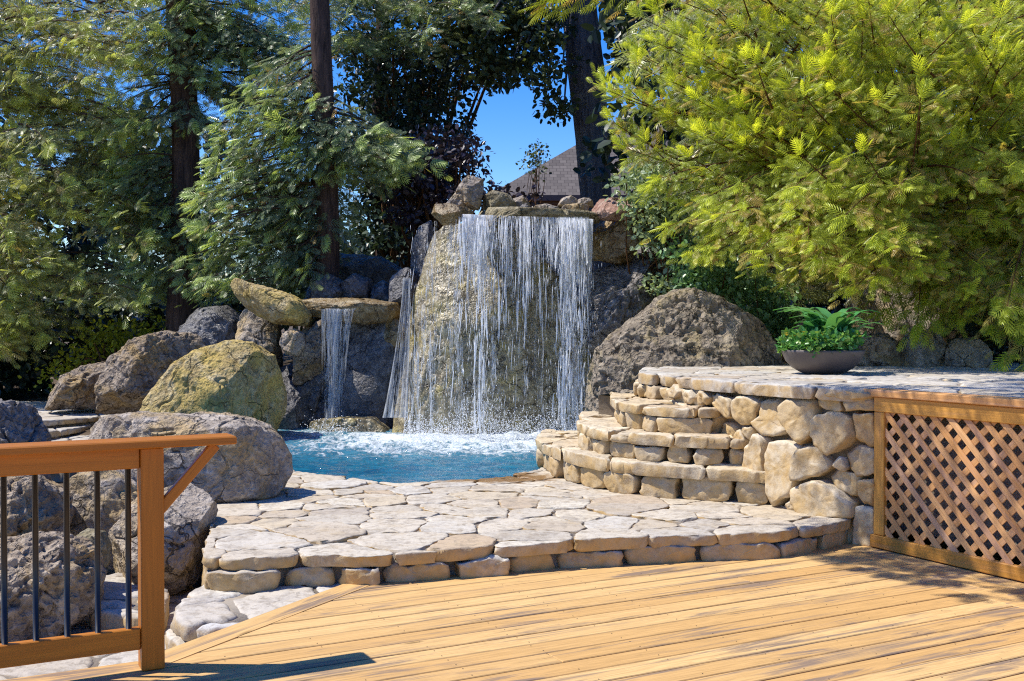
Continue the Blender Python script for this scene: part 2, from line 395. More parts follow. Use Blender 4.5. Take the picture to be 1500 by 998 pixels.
def stone(acc, q, w0, w1, bev, mapping, rng, rough=.006, tilt=.01, bulge=.0, rnd=None, mi=0):
    c = q.mean(0); rm = np.linalg.norm(q - c, axis=1).mean(); n = len(q)
    h = w1 - w0; bev = min(bev, h * .45, rm * .4)
    sc = lambda d: max(.05, 1 - d / rm)
    rings = [(sc(.012), w0), (1., w0 + .3 * (h - bev)), (1., w1 - bev), (sc(bev * .35), w1 - bev * .32), (sc(bev), w1 - bev * .04), (sc(bev * 1.7), w1)]
    for f in (.8, .55, .28): rings.append((sc(bev * 1.7) * f, w1 + bulge * (1 - f * f)))
    tl = rng.normal(0, tilt, 2); sd = int(rng.integers(1e6)); V = []
    for k, (s, w) in enumerate(rings):
        u = c + (q - c) * s
        z = np.full(n, w)
        if k >= 2:
            z = z + (u - c) @ tl + rough * 2 * (fbm(np.column_stack([u * 9, np.full(n, .3)]), sd, 3) - .5) + rough * 1.2 * (fbm(np.column_stack([u * 30, np.full(n, .3)]), sd + 5, 2) - .5)
        if k in (1, 2, 3): u = u + (u - c) / rm * .045 * (fbm(np.column_stack([u * 16, np.full(n, k * .9)]), sd + 9, 3) - .5)[:, None]
        V.append(np.column_stack([u, z]))
    V.append(np.array([[c[0], c[1], w1 + bulge]])); V = np.concatenate(V); Fs = []
    for k in range(len(rings) - 1):
        for j in range(n):
            j2 = (j + 1) % n; Fs.append((k * n + j, k * n + j2, (k + 1) * n + j2, (k + 1) * n + j))
    b = (len(rings) - 1) * n
    for j in range(n): Fs.append((b + j, b + (j + 1) % n, b + n))
    r = rng.random() if rnd is None else rnd
    acc.add(mapping(V), Fs, (r, rng.random(), rng.random()), mi)
ident = lambda V: V
def prism(acc, poly, z0, z1, mi=1):
    p = np.array(poly, float)
    if area(p) < 0: p = p[::-1]
    n = len(p); V = np.concatenate([np.column_stack([p, np.full(n, z0)]), np.column_stack([p, np.full(n, z1)])])
    acc.add(V, [tuple(range(n, 2 * n))] + [(i, (i + 1) % n, n + (i + 1) % n, n + i) for i in range(n)], (0, 0, 0), mi)
def shrink(poly, d):
    p = np.array(poly, float); s = 1 if area(p) > 0 else -1; n = len(p); out = []
    for i in range(n):
        e1 = nrm(p[i] - p[i - 1]); e2 = nrm(p[(i + 1) % n] - p[i])
        m = nrm(np.array([-e1[1] - e2[1], e1[0] + e2[0]])) * s; out.append(p[i] + m * d)
    return out
def paving(acc, region, z0, z1, spacing, rng, aniso=1.3, rot=0., gap=.009, bev=.013, rough=.005, tilt=.007, hj=.003, bed=True, bedlow=None, drop=.013):
    for cell in cells(region, spacing, rng, aniso, rot):
        q = prep_poly(cell, gap, rng)
        if q is None or len(q) < 6: continue
        stone(acc, q, z0, z1 + rng.normal(0, hj), bev, ident, rng, rough, tilt)
    if bed: prism(acc, shrink(region, .085), (z0 - .25) if bedlow is None else bedlow, z1 - drop)
def curve_map(line, side):
    line = np.asarray(line, float); seg = np.linalg.norm(np.diff(line, axis=0), axis=1); cum = np.concatenate(([0], np.cumsum(seg)))
    T = nrm(np.gradient(line, axis=0)); N = np.column_stack([-T[:, 1], T[:, 0]]) * side
    def f(V):
        s = np.clip(V[:, 0], -.5, cum[-1] + .5); x = np.interp(s, cum, line[:, 0]); y = np.interp(s, cum, line[:, 1])
        ov = np.where(s < 0, s, np.where(s > cum[-1], s - cum[-1], 0))
        tx = np.interp(s, cum, T[:, 0]); ty = np.interp(s, cum, T[:, 1])
        nx = np.interp(s, cum, N[:, 0]); ny = np.interp(s, cum, N[:, 1])
        return np.column_stack([x + nx * V[:, 2] + tx * ov, y + ny * V[:, 2] + ty * ov, V[:, 1]])
    return f, cum[-1]
def course(acc, line, side, z0, z1, rng, lmin=.18, lmax=.36, w1=.06, s0=0., s1=None, mi=0):
    f, L = curve_map(line, side); s = s0; s1 = L if s1 is None else s1
    while s < s1:
        l = rng.uniform(lmin, lmax); a, b = s, min(s + l, s1 + .05); t = z1 + rng.normal(0, .006)
        k = .03; q = [(a + rng.uniform(0, k), z0), (b - rng.uniform(0, k), z0), (b - rng.uniform(0, k) * .6, t), (a + rng.uniform(0, k) * .6, t)]
        q = prep_poly(q, .005, rng, .045, .007)
        if q is not None: stone(acc, q, -.14, w1 + rng.normal(0, .014), .016, f, rng, .014, .10, .006, mi=mi)
        s = b

# ------------------------------------------------------------------ deck
Bd = nrm(np.array([3000., 1620.])); Nd = np.array([-Bd[1], Bd[0]])
B3 = np.array([*Bd, 0]); N3 = np.array([*Nd, 0]); Z3 = np.array([0, 0, 1.])
Lc = G(1284, 802, 0)[:2]                               # lattice corner
post = G(225, 982, 0)[:2] + Nd * .044
def st(p): return np.array([np.dot(p, Bd), np.dot(p, Nd)])
def xy(s, t): return Bd * s + Nd * t
PW = .1416
rng = np.random.default_rng(3)
in0, in1 = st(G(554, 853, 0)[:2]), st(G(380, 920.8, 0)[:2])
def sdiag(t): return in1[0] + (in0[0] - in1[0]) * (t - in1[1]) / (in0[1] - in1[1])
t_edge = st(post)[1] + .115
s_bord = st(Lc)[0] - .483
deck = Acc(); edge = Acc()
def plank(acc, quad, r, z1=0., th=.028, sh=.0):
    """quad of (s,t) corners, slightly rounded arris"""
    q = np.array(quad, float); c = q.mean(0); b = .0035
    top = c + (q - c) * (1 - np.array([b, b]) / (np.abs(q - c) + 1e-6)); n = 4
    rr = [(q, z1 - th), (q, z1 - b), (top, z1)]; V = np.concatenate([np.column_stack([np.array([xy(*p) for p in a]), np.full(4, z)]) for a, z in rr])
    Fs = [(8, 9, 10, 11)] + [(k * 4 + j, k * 4 + (j + 1) % 4, k * 4 + 4 + (j + 1) % 4, k * 4 + 4 + j) for k in (0, 1) for j in range(4)]
    allp = np.concatenate([q, q, top]); d = nrm(q[1] - q[0]); e = np.array([-d[1], d[0]])
    u = [(float(np.dot(allp[i], d)), float(np.dot(allp[i] - c, e))) for f in Fs for i in f]
    acc.add(V, Fs, (r, rng.random(), 0), 0, u)
def nail(acc, s, t, z=.0):
    p = xy(s, t); th = np.arange(6) * PI / 3; r = .0032
    V = np.concatenate([np.column_stack([p[0] + r * np.cos(th), p[1] + r * np.sin(th), np.full(6, z + .0006)])]); acc.add(V, [tuple(range(6))], (0, 0, 0), 1, [(0, 0)] * 6)
k = 0; t = t_edge - PW
tmin = -4.0
strips = []
while t > tmin: strips.append((t - PW, t, False)); t -= PW
t = t_edge - PW
while t < 7.2: strips.append((t, t + PW, True)); t += PW
joist = np.arange(-9, 9, .405)
for (t0, t1, up) in strips:
    g = .005; a, b = t0 + g, t1 - g
    sl0, sl1 = (sdiag(a) + .004, sdiag(b) + .004) if up and t0 > t_edge - PW - .01 else (-9., -9.)
    if up and t0 < t_edge - .01: sl0, sl1 = max(sdiag(a), -9) + .004, sdiag(b) + .004
    sr = s_bord - .003
    if max(sl0, sl1) > sr - .2: continue
    # some runs are two boards butted over a joist
    cuts = [None]
    if rng.random() < .55: cuts = [float(rng.choice(joist[(joist > max(sl0, sl1) + .6) & (joist < sr - .6)]))] if np.any((joist > max(sl0, sl1) + .6) & (joist < sr - .6)) else [None]
    if cuts[0] is None: segs = [((sl0, sl1), (sr, sr))]
    else: segs = [((sl0, sl1), (cuts[0] - .0015,) * 2), ((cuts[0] + .0015,) * 2, (sr, sr))]
    for (l, r_) in segs:
        plank(deck, [(l[0], a), (r_[0], a), (r_[1], b), (l[1], b)], rng.random(), rng.normal(0, .0008))
    for s in joist:
        if max(sl0, sl1) + .05 < s < sr - .03:
            for tt in (t0 + .03, t1 - .03):
                if rng.random() < .85: nail(deck, s + rng.normal(0, .006), tt + rng.normal(0, .004), .0012)
for kk in range(3):                                     # border boards along the lattice
    s0 = s_bord + kk * .16 + .003; s1 = s0 + .155
    plank(deck, [(s1, st(Lc)[1] + .45), (s0, st(Lc)[1] + .45), (s0, -4.), (s1, -4.)][::-1], rng.random(), .0)
# edge boards
pu = st(G(490, 859.5, 0)[:2]); e0, e1 = in0, in1
dv = nrm(in0 - in1); ev = np.array([-dv[1], dv[0]])
k0 = (t_edge - PW - in1[1]) / dv[1]; pA = in1 + dv * k0; pB = in0 + dv * .55
kA = (t_edge - (in1 + ev * .142)[1]) / dv[1]; oA = in1 + ev * .142 + dv * kA; oB = in0 + ev * .142 + dv * .55
plank(edge, [pA, pB, oB, oA], .37, .002, .14)
plank(edge, [(-9, t_edge - PW), pA + np.array([-.003, 0]), oA + np.array([-.003, 0]), (-9, t_edge)], .81, .0, .14)
o = deck.build('deck', [MAT['deck'], MAT['nail']], smooth=False); tag(o, kind='structure')
oe = edge.build('edge_board', [MAT['deck']], o, smooth=False)
# dark void / joists under the deck
a = Acc()
p = [xy(-9, -4.), xy(s_bord + .47, -4.), xy(s_bord + .47, st(Lc)[1] + .3), xy(*(in0 + dv * .3)), xy(*pA), xy(-9, t_edge - PW)]
prism(a, p, -.3, -.034, 0); a.build('deck_frame', MAT['dirt'], o, False)

# ------------------------------------------------------------------ railing
rail = empty('deck_railing', ); tag(rail, 'orange stained deck railing with black balusters and a braced flat cap', 'railing')
p0 = np.array([*post, 0.])
def rb(name, sx, sy, sz, mat='stain', bev=.004, r=None):
    a = Acc(); box(a, p0, B3, N3, Z3, sx, sy, sz, (r if r is not None else rng.random(), rng.random(), 0), bev, 0, rng.uniform(0, 5)); return a.build(name, MAT[mat], rail, False)
a = Acc(); box(a, p0, Z3, B3, N3, (0.001, .895), (-.0445, .0445), (-.0445, .0445), (.3, .3, 0), .004); a.build('post', MAT['stain'], rail, False)
rb('cap', (-4.5, .33), (-.085, .075), (.897, .930), bev=.005)
rb('top_rail', (-4.5, -.046), (-.03, .008), (.814, .896))
rb('bottom_rail', (-4.5, -.046), (-.03, .008), (.085, .173))
# brace
a = Acc(); q0, q1 = np.array([.045, .625]), np.array([.285, .893]); dd = nrm(q1 - q0); A3 = B3 * dd[0] + Z3 * dd[1]; C3 = -B3 * dd[1] + Z3 * dd[0]
box(a, p0 + B3 * q0[0] + Z3 * q0[1], A3, N3, C3, (0, float(np.linalg.norm(q1 - q0)) - .02), (-.035, .0), (-.0, .042), (.6, .4, 0), .003); a.build('brace', MAT['stain'], rail, False)
for px in (188, 143, 98, 52, 6, -40, -86, -132):
    # where a picket at this pixel column stands along the rail
    d = ray(px, 800); M = np.array([[d[0], -Bd[0]], [d[1], -Bd[1]]]); sol = np.linalg.solve(M, post - Nd * .011)
    a = Acc(); c = p0 + B3 * sol[1] - N3 * .011
    tube(a, [c + Z3 * .172, c + Z3 * .5, c + Z3 * .816], .0115, 10); a.build('baluster', MAT['black'], rail, True)

# ------------------------------------------------------------------ lattice skirt
lat = empty('lattice_panel'); tag(lat, 'cedar lattice panel in a wooden frame closing the side of the raised terrace', 'lattice panel')
l0 = np.array([*Lc, 0.]); LX = -N3; LO = -B3      # along the panel towards the camera, outwards onto the deck
LH = .985; LL = 3.15
def lb(name, sx, so, sz, mat='lattice_frame', bev=.004, grain='x', par=lat, sh=None):
    a = Acc()
    if grain == 'x': box(a, l0, LX, LO, Z3, sx, so, sz, (rng.random(), rng.random(), 0), bev, 0, rng.uniform(0, 5))
    else: box(a, l0, Z3, LO, LX, sz, so, sx, (rng.random(), rng.random(), 0), bev, 0, rng.uniform(0, 5))
    return a.build(name, MAT[mat], par, False)
lb('cap', (-.13, LL), (-.10, .055), (LH - .045, LH), 'lattice', .005)
lb('top_board', (.004, LL), (.0, .036), (LH - .137, LH - .047))
lb('side_post', (.004, .085), (.0, .034), (.087, LH - .139), grain='z')
lb('bottom_board', (-.02, LL), (.0, .040), (.008, .085))
for nm, sgn, off in (('front_slats', -1, .014), ('back_slats', 1, .004)):
    a = Acc(); sp = .1195; z0, z1 = .075, LH - .127; hgt = z1 - z0
    x = -hgt - .1
    while x < LL + hgt:
        # 45 degree slat clipped to the panel
        if sgn < 0: e0, e1 = np.array([x, z1]), np.array([x + hgt, z0])
        else: e0, e1 = np.array([x, z0]), np.array([x + hgt, z1])
        lo, hi = .07, LL
        ta, tb = (lo - e0[0]) / hgt, (hi - e0[0]) / hgt; ta, tb = max(0, ta), min(1, tb)
        if tb - ta > .04:
            f0, f1 = e0 + (e1 - e0) * ta, e0 + (e1 - e0) * tb; dd = nrm(f1 - f0)
            A3 = LX * dd[0] + Z3 * dd[1]; C3 = -LX * dd[1] + Z3 * dd[0]
            box(a, l0 + LX * f0[0] + Z3 * f0[1] + LO * off, A3, C3, LO, (0, float(np.linalg.norm(f1 - f0))), (-.019, .019), (0, .008), (rng.random(), rng.random(), 0), .0012, 0, rng.uniform(0, 5))
        x += sp
    a.build(nm, MAT['lattice'], lat, False)

# ------------------------------------------------------------------ paving
PZ = .16
rng = np.random.default_rng(11)
front_px = [(296, 814), (340, 818), (385, 817), (430, 813), (480, 812), (530, 814), (600, 810), (690, 803), (760, 798), (830, 793), (900, 789), (980, 785), (1060, 782), (1130, 779), (1190, 771), (1225, 765), (1262, 756)]
front = G2(front_px, PZ)
pool_px = [(1000, 700), (860, 676), (800, 681), (782, 690), (740, 697), (700, 702), (640, 705), (600, 708), (570, 709), (535, 703), (490, 697), (440, 691), (418, 684), (408, 676)]
pool_edge = G2(pool_px, PZ)
patio_poly = front + [np.array([2.25, 7.0]), np.array([1.9, 7.7]), np.array([1.55, 8.4])] + pool_edge + [np.array([-3.0, 9.9]), np.array([-3.4, 8.8]), np.array([-2.3, 7.9]), np.array([-1.93, 7.1])]
a = Acc()
paving(a, patio_poly, .092, PZ, .225, rng, 1.6, -.10, gap=.005, bev=.010, rough=.006, bedlow=-.3)
fl = smooth_line(shrink(patio_poly, .045)[:len(front)], 1)
course(a, fl, -1, -.03, .094, rng, .18, .5, .03)
left_l = np.array([[-2.25, 7.8], [-1.88, 7.08], fl[0] + np.array([0, 0])])
course(a, left_l, -1, -.26, .086, rng, .2, .4, .03)
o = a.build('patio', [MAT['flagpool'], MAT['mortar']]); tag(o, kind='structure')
# low ledge left of the deck corner
LZ = -.012
ledge_px = [(247, 906), (272, 916), (310, 920), (350, 917), (392, 908), (440, 896), (540, 862), (520, 845), (300, 850), (262, 872)]
ledge_poly = G2(ledge_px, LZ)
a = Acc(); paving(a, ledge_poly, -.10, LZ, .27, rng, 1.4, .35, gap=.012, bev=.025, rough=.008, tilt=.02, bedlow=-.4)
course(a, smooth_line([ledge_poly[9] + np.array([-.01, .3]), ledge_poly[9], ledge_poly[0], ledge_poly[1], ledge_poly[2], ledge_poly[3], ledge_poly[4], ledge_poly[5]], 1), -1, -.28, -.09, rng, .2, .4, .0)
o = a.build('stone_ledge', [MAT['flag'], MAT['mortar']]); tag(o, kind='structure')
# lowest paving seen through and under the railing
a = Acc(); low = [np.array(q) for q in ((-6, 4.2), (-1.0, 4.2), (-.7, 5.0), (-1.3, 5.9), (-1.9, 6.7), (-2.3, 7.6), (-4.5, 7.6), (-6, 6.5))]
paving(a, low, -.33, -.25, .34, rng, 1.3, .2, gap=.012, bev=.022, rough=.008, tilt=.02)
q = [G(px, py, -.16)[:2] for px, py in ((128, 900), (205, 912), (248, 900), (248, 862), (200, 842), (140, 850))]
paving(a, q, -.26, -.13, .3, rng, 1.2, .1, gap=.012, bev=.03, rough=.012, tilt=.05)
o = a.build('lower_patio', [MAT['flag'], MAT['mortar']]); tag(o, kind='structure')
# path at the back left, with two shallow steps
a = Acc()
for z, pts in ((.20, ((-20, 588), (300, 588), (300, 606), (190, 606), (118, 612), (62, 617), (20, 620), (-20, 622))), (.10, ((-20, 612), (140, 606), (150, 618), (118, 626), (66, 634), (-20, 640))), (.0, ((-20, 626), (140, 616), (180, 640), (130, 648), (60, 654), (-20, 664))), (-.10, ((-20, 640), (140, 630), (240, 660), (120, 680), (-20, 690)))):
    pl = G2(pts, z); paving(a, pl, z - .07, z, .34, rng, 1.5, 0, gap=.014, bev=.022, rough=.006)
o = a.build('path', [MAT['flag'], MAT['mortar']]); tag(o, kind='structure')
# raised terrace behind the wall and lattice
TZ = .985
wall_line = np.array([(1.12, 9.7), (1.06, 9.02), (1.20, 8.65), (1.42, 8.17), (1.66, 7.66), (1.90, 7.30), (2.12, 7.02), (2.235, 6.905)])
Lf = Lc + Nd * .02
ter_front = [np.array(q) for q in ((1.02, 9.02), (1.14, 8.68), (1.37, 8.14), (1.60, 7.62), (1.84, 7.25), (2.06, 6.97), (2.19, 6.85))]
ter_poly = ter_front + [Lf + Bd * .105, Lf + Bd * .105 - Nd * 3.2, np.array([7.5, 3.6]), np.array([7.5, 12.6]), np.array([2.0, 12.3]), np.array([1.25, 10.4])]
a = Acc(); prism(a, shrink([*[p_ - nrm(np.array([t_[1], -t_[0]])) * .17 for p_, t_ in zip(wall_line, np.gradient(wall_line, axis=0))], *ter_poly[8:-1], np.array([1.6, 10.2])], .02), .1, TZ - .06); paving(a, ter_poly, TZ - .085, TZ, .30, rng, 1.5, -.5, gap=.009, bev=.016, rough=.006, bedlow=TZ - .07)
o = a.build('terrace', [MAT['flag'], MAT['mortar']]); tag(o, kind='structure')

# ------------------------------------------------------------------ steps (three tiers of stone) and wall
rng = np.random.default_rng(23)
steps = empty('stone_steps'); tag(steps, 'curved flight of three cream stone steps between pool and terrace wall', 'steps')
tiers = [
    (.16, .40, [(806, 664), (793, 674), (792, 684), (811, 696), (835, 706), (875, 718), (920, 725), (967, 729), (1019, 733), (1068, 736), (1137, 740)], [(1.86, 7.5), (1.5, 8.6), (1.0, 10.0), (.45, 10.2)]),
    (.40, .59, [(858, 640), (849, 651), (867, 664), (912, 672), (974, 677), (1023, 680), (1080, 682)], [(1.72, 7.75), (1.45, 8.6), (1.05, 9.8), (.6, 9.9)]),
    (.59, .785, [(903, 606), (901, 617), (911, 625), (946, 631), (985, 635), (1036, 637)], [(1.55, 8.02), (1.32, 8.7), (1.1, 9.5), (.85, 9.6)]),
]
for z0, z1, px, back in tiers:
    a = Acc(); base = [np.array(q) for q in G2(px, z0)]
    ln = smooth_line(base, 1)
    th = .09 if z0 < .3 else .075
    course(a, ln, -1, z0 - .01, z1 - th + .004, rng, .2, .46, .015, s0=.02)
    over = [base[i] + q for i, q in enumerate([nrm(np.array([t_[1], -t_[0]])) * .045 for t_ in np.gradient(np.array(base), axis=0)])]
    top = list(smooth_line(over, 1)) + [np.array(q) for q in back]
    paving(a, top, z1 - th, z1, .24, rng, 1.75, -.35, gap=.008, bev=.014, rough=.010, tilt=.02, hj=.006, bed=False)
    prism(a, shrink([*ln, *[np.array(q) for q in back]], .11), z0 - .05, z1 - .015)
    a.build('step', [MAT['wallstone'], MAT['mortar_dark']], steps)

wall = Acc()
WSH = {
 's1': [(865,180),(930,168),(965,200),(960,260),(930,300),(895,300),(862,260)], 's2': [(962,195),(1040,182),(1065,230),(1065,300),(1082,320),(1060,345),(980,335),(940,300),(938,280),(966,250)],
 's3': [(890,303),(930,300),(938,322),(915,360),(890,335)], 's4': [(1065,215),(1090,180),(1200,190),(1205,290),(1195,340),(1155,378),(1110,335),(1078,270)],
 's5': [(1200,270),(1230,240),(1310,243),(1355,270),(1360,350),(1330,390),(1280,428),(1235,390),(1205,340)], 's6': [(1205,190),(1230,160),(1310,182),(1326,240),(1290,242),(1225,225)],
 's7': [(1235,158),(1340,150),(1450,160),(1455,182),(1340,186),(1270,176)], 's8': [(1325,190),(1456,186),(1458,234),(1345,238)],
 's9': [(1362,245),(1458,240),(1458,382),(1378,384),(1366,345)], 's10': [(1320,412),(1370,390),(1458,398),(1458,505),(1378,515),(1340,470)],
 's11': [(1130,400),(1160,382),(1215,388),(1278,465),(1228,512),(1132,530),(1128,460)], 's12': [(1008,362),(1060,352),(1148,385),(1126,480),(1112,592),(1050,632),(1018,590),(1006,480)],
 's13': [(912,400),(953,332),(1000,355),(1003,562),(955,568),(908,490)], 's14': [(735,240),(768,222),(800,268),(772,337),(735,337)],
 's15': [(755,170),(800,160),(857,190),(857,262),(822,270),(790,242),(762,205)], 's16': [(702,160),(740,150),(758,180),(752,208),(715,198)],
 's17': [(788,288),(830,282),(858,312),(842,362),(776,342)], 's18': [(848,330),(880,312),(912,362),(903,402),(850,397)], 's19': [(855,408),(903,412),(903,487),(870,455)],
 's20': [(1116,562),(1220,518),(1290,560),(1372,625),(1362,690),(1160,680),(1114,612)], 's21': [(1238,508),(1288,475),(1387,512),(1378,602),(1340,597),(1272,552)],
 's22': [(1385,522),(1458,518),(1458,645),(1412,633),(1388,592)], 's23': [(1372,638),(1458,650),(1456,812),(1358,812),(1364,720)], 's24': [(1072,632),(1116,602),(1152,655),(1100,662)],
 's25': [(583,145),(620,128),(645,150),(640,187),(600,182)], 's26': [(647,155),(692,145),(706,182),(690,207),(655,192)], 's27': [(1282,470),(1318,430),(1342,478),(1330,492)],
 's28': [(560,190),(600,190),(640,200),(690,215),(735,215),(735,300),(640,300),(560,260)], 's29': [(1158,690),(1365,695),(1362,800),(1150,800)]}
fmap, WL = curve_map(wall_line, -1)
cum = np.concatenate(([0], np.cumsum(np.linalg.norm(np.diff(wall_line, axis=0), axis=1))))
def to_wall(px, py):
    d = ray(px, py); best = None
    for i in range(len(wall_line) - 1):
        A, Bv = wall_line[i], wall_line[i + 1] - wall_line[i]
        M = np.array([[d[0], -Bv[0]], [d[1], -Bv[1]]]); t, k = np.linalg.solve(M, A)
        if (k >= 0 or i == 0) and (k <= 1 or i == len(wall_line) - 2) and t > 0:
            if best is None or abs(k - .5) < best[2]: best = (cum[i] + k * (cum[i + 1] - cum[i]), CAMH + d[2] * t, abs(k - .5))
    return best[:2] if best else None
for k, pts in WSH.items():
    q = [to_wall(780 + x / 2.885, 520 + y / 2.885) for x, y in pts]
    if any(v is None for v in q): continue
    q = prep_poly(q, .001, rng, .035, .0035, 1, .12)
    rv = {'s7': 1.0, 's8': .36, 's9': .98, 's10': .95, 's22': .99, 's21': .7, 's5': .66, 's4': .68}.get(k, float(rng.choice([.05, .2, .25, .5, .52, .68, .8])))
    stone(wall, q, -.15, .05 + rng.normal(0,   .018), .018, fmap, rng, .018, .15, .0, rnd=rv)
wl_in = np.array([p_ + nrm(np.array([-t_[1], t_[0]])) * .055 for p_, t_ in zip(wall_line, np.gradient(wall_line, axis=0))])
course(wall, wall_line[:4], -1, .78, TZ - .085, rng, .12, .24, .03)
Vc = np.concatenate([np.column_stack([wl_in, np.full(len(wall_line), z)]) for z in (.0, TZ - .02)]); n = len(wall_line)
wall.add(Vc, [(i, i + 1, n + i + 1, n + i) for i in range(n - 1)], (0, 0, 0), 1)
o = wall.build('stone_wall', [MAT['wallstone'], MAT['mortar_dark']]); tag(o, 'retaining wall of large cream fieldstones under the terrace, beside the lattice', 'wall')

# ------------------------------------------------------------------ rocks
_ico = {}
def ico(k):
    if k not in _ico:
        bm = bmesh.new(); bmesh.ops.create_icosphere(bm, subdivisions=k, radius=1)
        _ico[k] = (np.array([v.co[:] for v in bm.verts]), np.array([[v.index for v in f.verts] for f in bm.faces], np.int32)); bm.free()
    return _ico[k]
def rock(name, label, outline, Y, depth, mat, seed=0, k=6, cuts=6, cutq=(.82, .95), amp=1., box_=.72, cutdir=None, cat='boulder', group=None, ridge=None, lean=0., dims=None):
    D, Fc = ico(k); rg = np.random.default_rng(seed + 100)
    O = np.array([P(x, y, Y) for x, y in outline])[:, [0, 2]]
    mn, mx = O.min(0), O.max(0); c = (mn + mx) / 2 if area(O) != 0 else O.mean(0)
    # dense outline as radius over angle
    q = []
    for i in range(len(O)):
        a_, b_ = O[i], O[(i + 1) % len(O)]
        for t_ in np.linspace(0, 1, 24, endpoint=False): q.append(a_ + (b_ - a_) * t_)
    q = np.array(q) - c; an = np.arctan2(q[:, 1], q[:, 0]); r = np.linalg.norm(q, axis=1); od = np.argsort(an); an, r = an[od], r[od]
    A = np.arctan2(D[:, 2], D[:, 0]); Rr = np.interp(A, np.concatenate([an - 2 * PI, an, an + 2 * PI]), np.tile(r, 3))
    rho = np.hypot(D[:, 0], D[:, 2]); g = rho ** box_
    X = np.stack([np.cos(A) * Rr * g, depth * np.sign(D[:, 1]) * np.abs(D[:, 1]) ** .85, np.sin(A) * Rr * g], 1)
    size = float(np.sqrt((mx - mn).prod()))
    for j in range(cuts):
        n = nrm(np.array([rg.normal(0, .8), -abs(rg.normal(.7, .5)), rg.normal(.25, .6)]) if cutdir is None or j >= len(cutdir) else np.array(cutdir[j], float))
        d = X @ n; off = np.quantile(d, rg.uniform(*cutq)); over = np.clip(d - off, 0, None); X = X - n * (over * .93)[:, None]
    w = X * 1.0
    nn = nrm(X / np.array([size, depth * 2, size])); s = seed * 13
    f = 1.6 / size
    dsp = .13 * (fbm(w * f + 9, s, 3) - .5)
    rd = fbm(w * f * 2.6, s + 3, 4, .55); dsp += .085 * (rd - .5) + .05 * (np.abs(rd - .5) * -2 + .2)
    dsp += .034 * (fbm(w * f * 9, s + 7, 3, .6) - .5)
    if ridge: dsp += ridge * (fbm(w * np.array([f * 6, f * 6, f * .9]), s + 21, 4) - .5)
    wz = w * np.array([1.3, 1., .28]) if mat == 'rk_wet' else w
    dab = .045 * (fbm(wz * 6.5, s + 31, 4, .6) - .5) + .020 * (fbm(wz * 17, s + 33, 3, .6) - .5)
    cr = np.abs(fbm(w * 2.1 + .6 * fbm(w * 3., s + 40, 2)[:, None], s + 35, 3) - .5); dab -= .030 * np.clip(1 - cr / .022, 0, 1)     # cracks
    if mat in ('rk_brown', 'rk_lava', 'rk_big'):
        pt = vnoise(w * 13, s + 36) * .6 + vnoise(w * 27, s + 37) * .4; dab -= .055 * np.clip(pt - .56, 0, .2) / .2 * (.3 + fbm(w * 3, s + 38, 2)); dab += .03 * (fbm(w * 11, s + 39, 3, .7) - .5)
    X = X + nn * (dsp * size * amp + dab * min(1., size / .45))[:, None]
    base = np.array([c[0], Y, c[1]])
    if lean: X[:, 1] += lean * X[:, 2]
    o = link_mesh(name, X, (Fc.ravel(), np.full(len(Fc), 3, np.int32)), MAT[mat])
    o.location = base; tag(o, label, cat, group); return o

rock('boulder', 'tan boulder with yellow moss on its crown at the left edge of the pool', [(205,640),(214,600),(228,572),(252,545),(268,528),(300,509),(338,500),(368,504),(395,522),(408,548),(414,580),(410,612),(398,645),(300,655)], 12.3, .72, 'rk_tan', 1, 7, 3, (.84, .94), .5, .52, [(-.35, -.85, .3), (.85, -.5, .05), (.1, -.7, .75)])
rock('boulder', 'long flat-topped grey boulder lying across the patio behind the railing cap', [(96,690),(100,650),(110,630),(135,614),(200,605),(290,609),(355,612),(388,626),(407,648),(417,672),(421,695),(408,722),(370,736),(240,735),(130,730)], 7.9, .42, 'rk_grey', 2, 7, 5, (.88, .96), .45, .45, [(0, -.5, .85), (.1, -1, .15), (.85, -.5, .2), (-.8, -.5, .3)])
rock('boulder', 'leaning grey boulder behind the railing post, below the long flat one', [(150,862),(158,805),(168,770),(205,725),(250,702),(290,717),(311,742),(315,778),(302,822),(287,852),(262,866),(205,870)], 6.7, .38, 'rk_grey', 3, 7, 6, (.78, .92), .5, .6, [(-.5, -.8, .3), (.6, -.8, .2), (.2, -.4, .9), (.3, -.7, -.6)])
rock('boulder', 'rough brown pitted boulder behind the balusters on the lowest paving', [(-60,930),(-50,830),(-10,795),(45,783),(100,793),(128,812),(138,850),(131,893),(95,925),(20,945)], 5.85, .4, 'rk_brown', 4, 7, 4, (.85, .95), .9, .7)
rock('boulder', 'brown boulder with ochre patches at the left edge behind the balusters', [(-70,830),(-50,730),(-10,703),(50,700),(85,722),(95,760),(85,810),(20,835)], 6.75, .4, 'rk_brown', 5, 6, 5, (.82, .95), .9)
rock('boulder', 'broad grey boulder behind the middle balusters, under the long flat one', [(78,830),(85,735),(105,698),(160,684),(225,684),(262,710),(258,780),(220,850),(130,850)], 7.2, .35, 'rk_grey', 6, 6, 6, (.8, .93), .8)
rock('boulder', 'small mossy rock wedged between the brown boulder and the grey ones', [(100,830),(102,792),(122,776),(148,780),(158,800),(155,832)], 6.3, .16, 'rk_moss', 7, 5, 3, (.85, .95), .9)
rock('boulder', 'dark porous boulder standing at the left edge above the railing cap', [(-50,760),(-50,610),(-25,590),(5,586),(32,592),(52,614),(63,642),(66,690),(60,760)], 7.6, .35, 'rk_lava', 8, 7, 3, (.86, .96), .9)
rock('boulder', 'brown cracked boulder behind the mossy tan one, beside the back path', [(146,610),(148,565),(168,522),(195,496),(240,484),(283,487),(305,512),(310,560),(300,612)], 13.9, .7, 'rk_brown', 9, 6, 6, (.8, .93), .8)
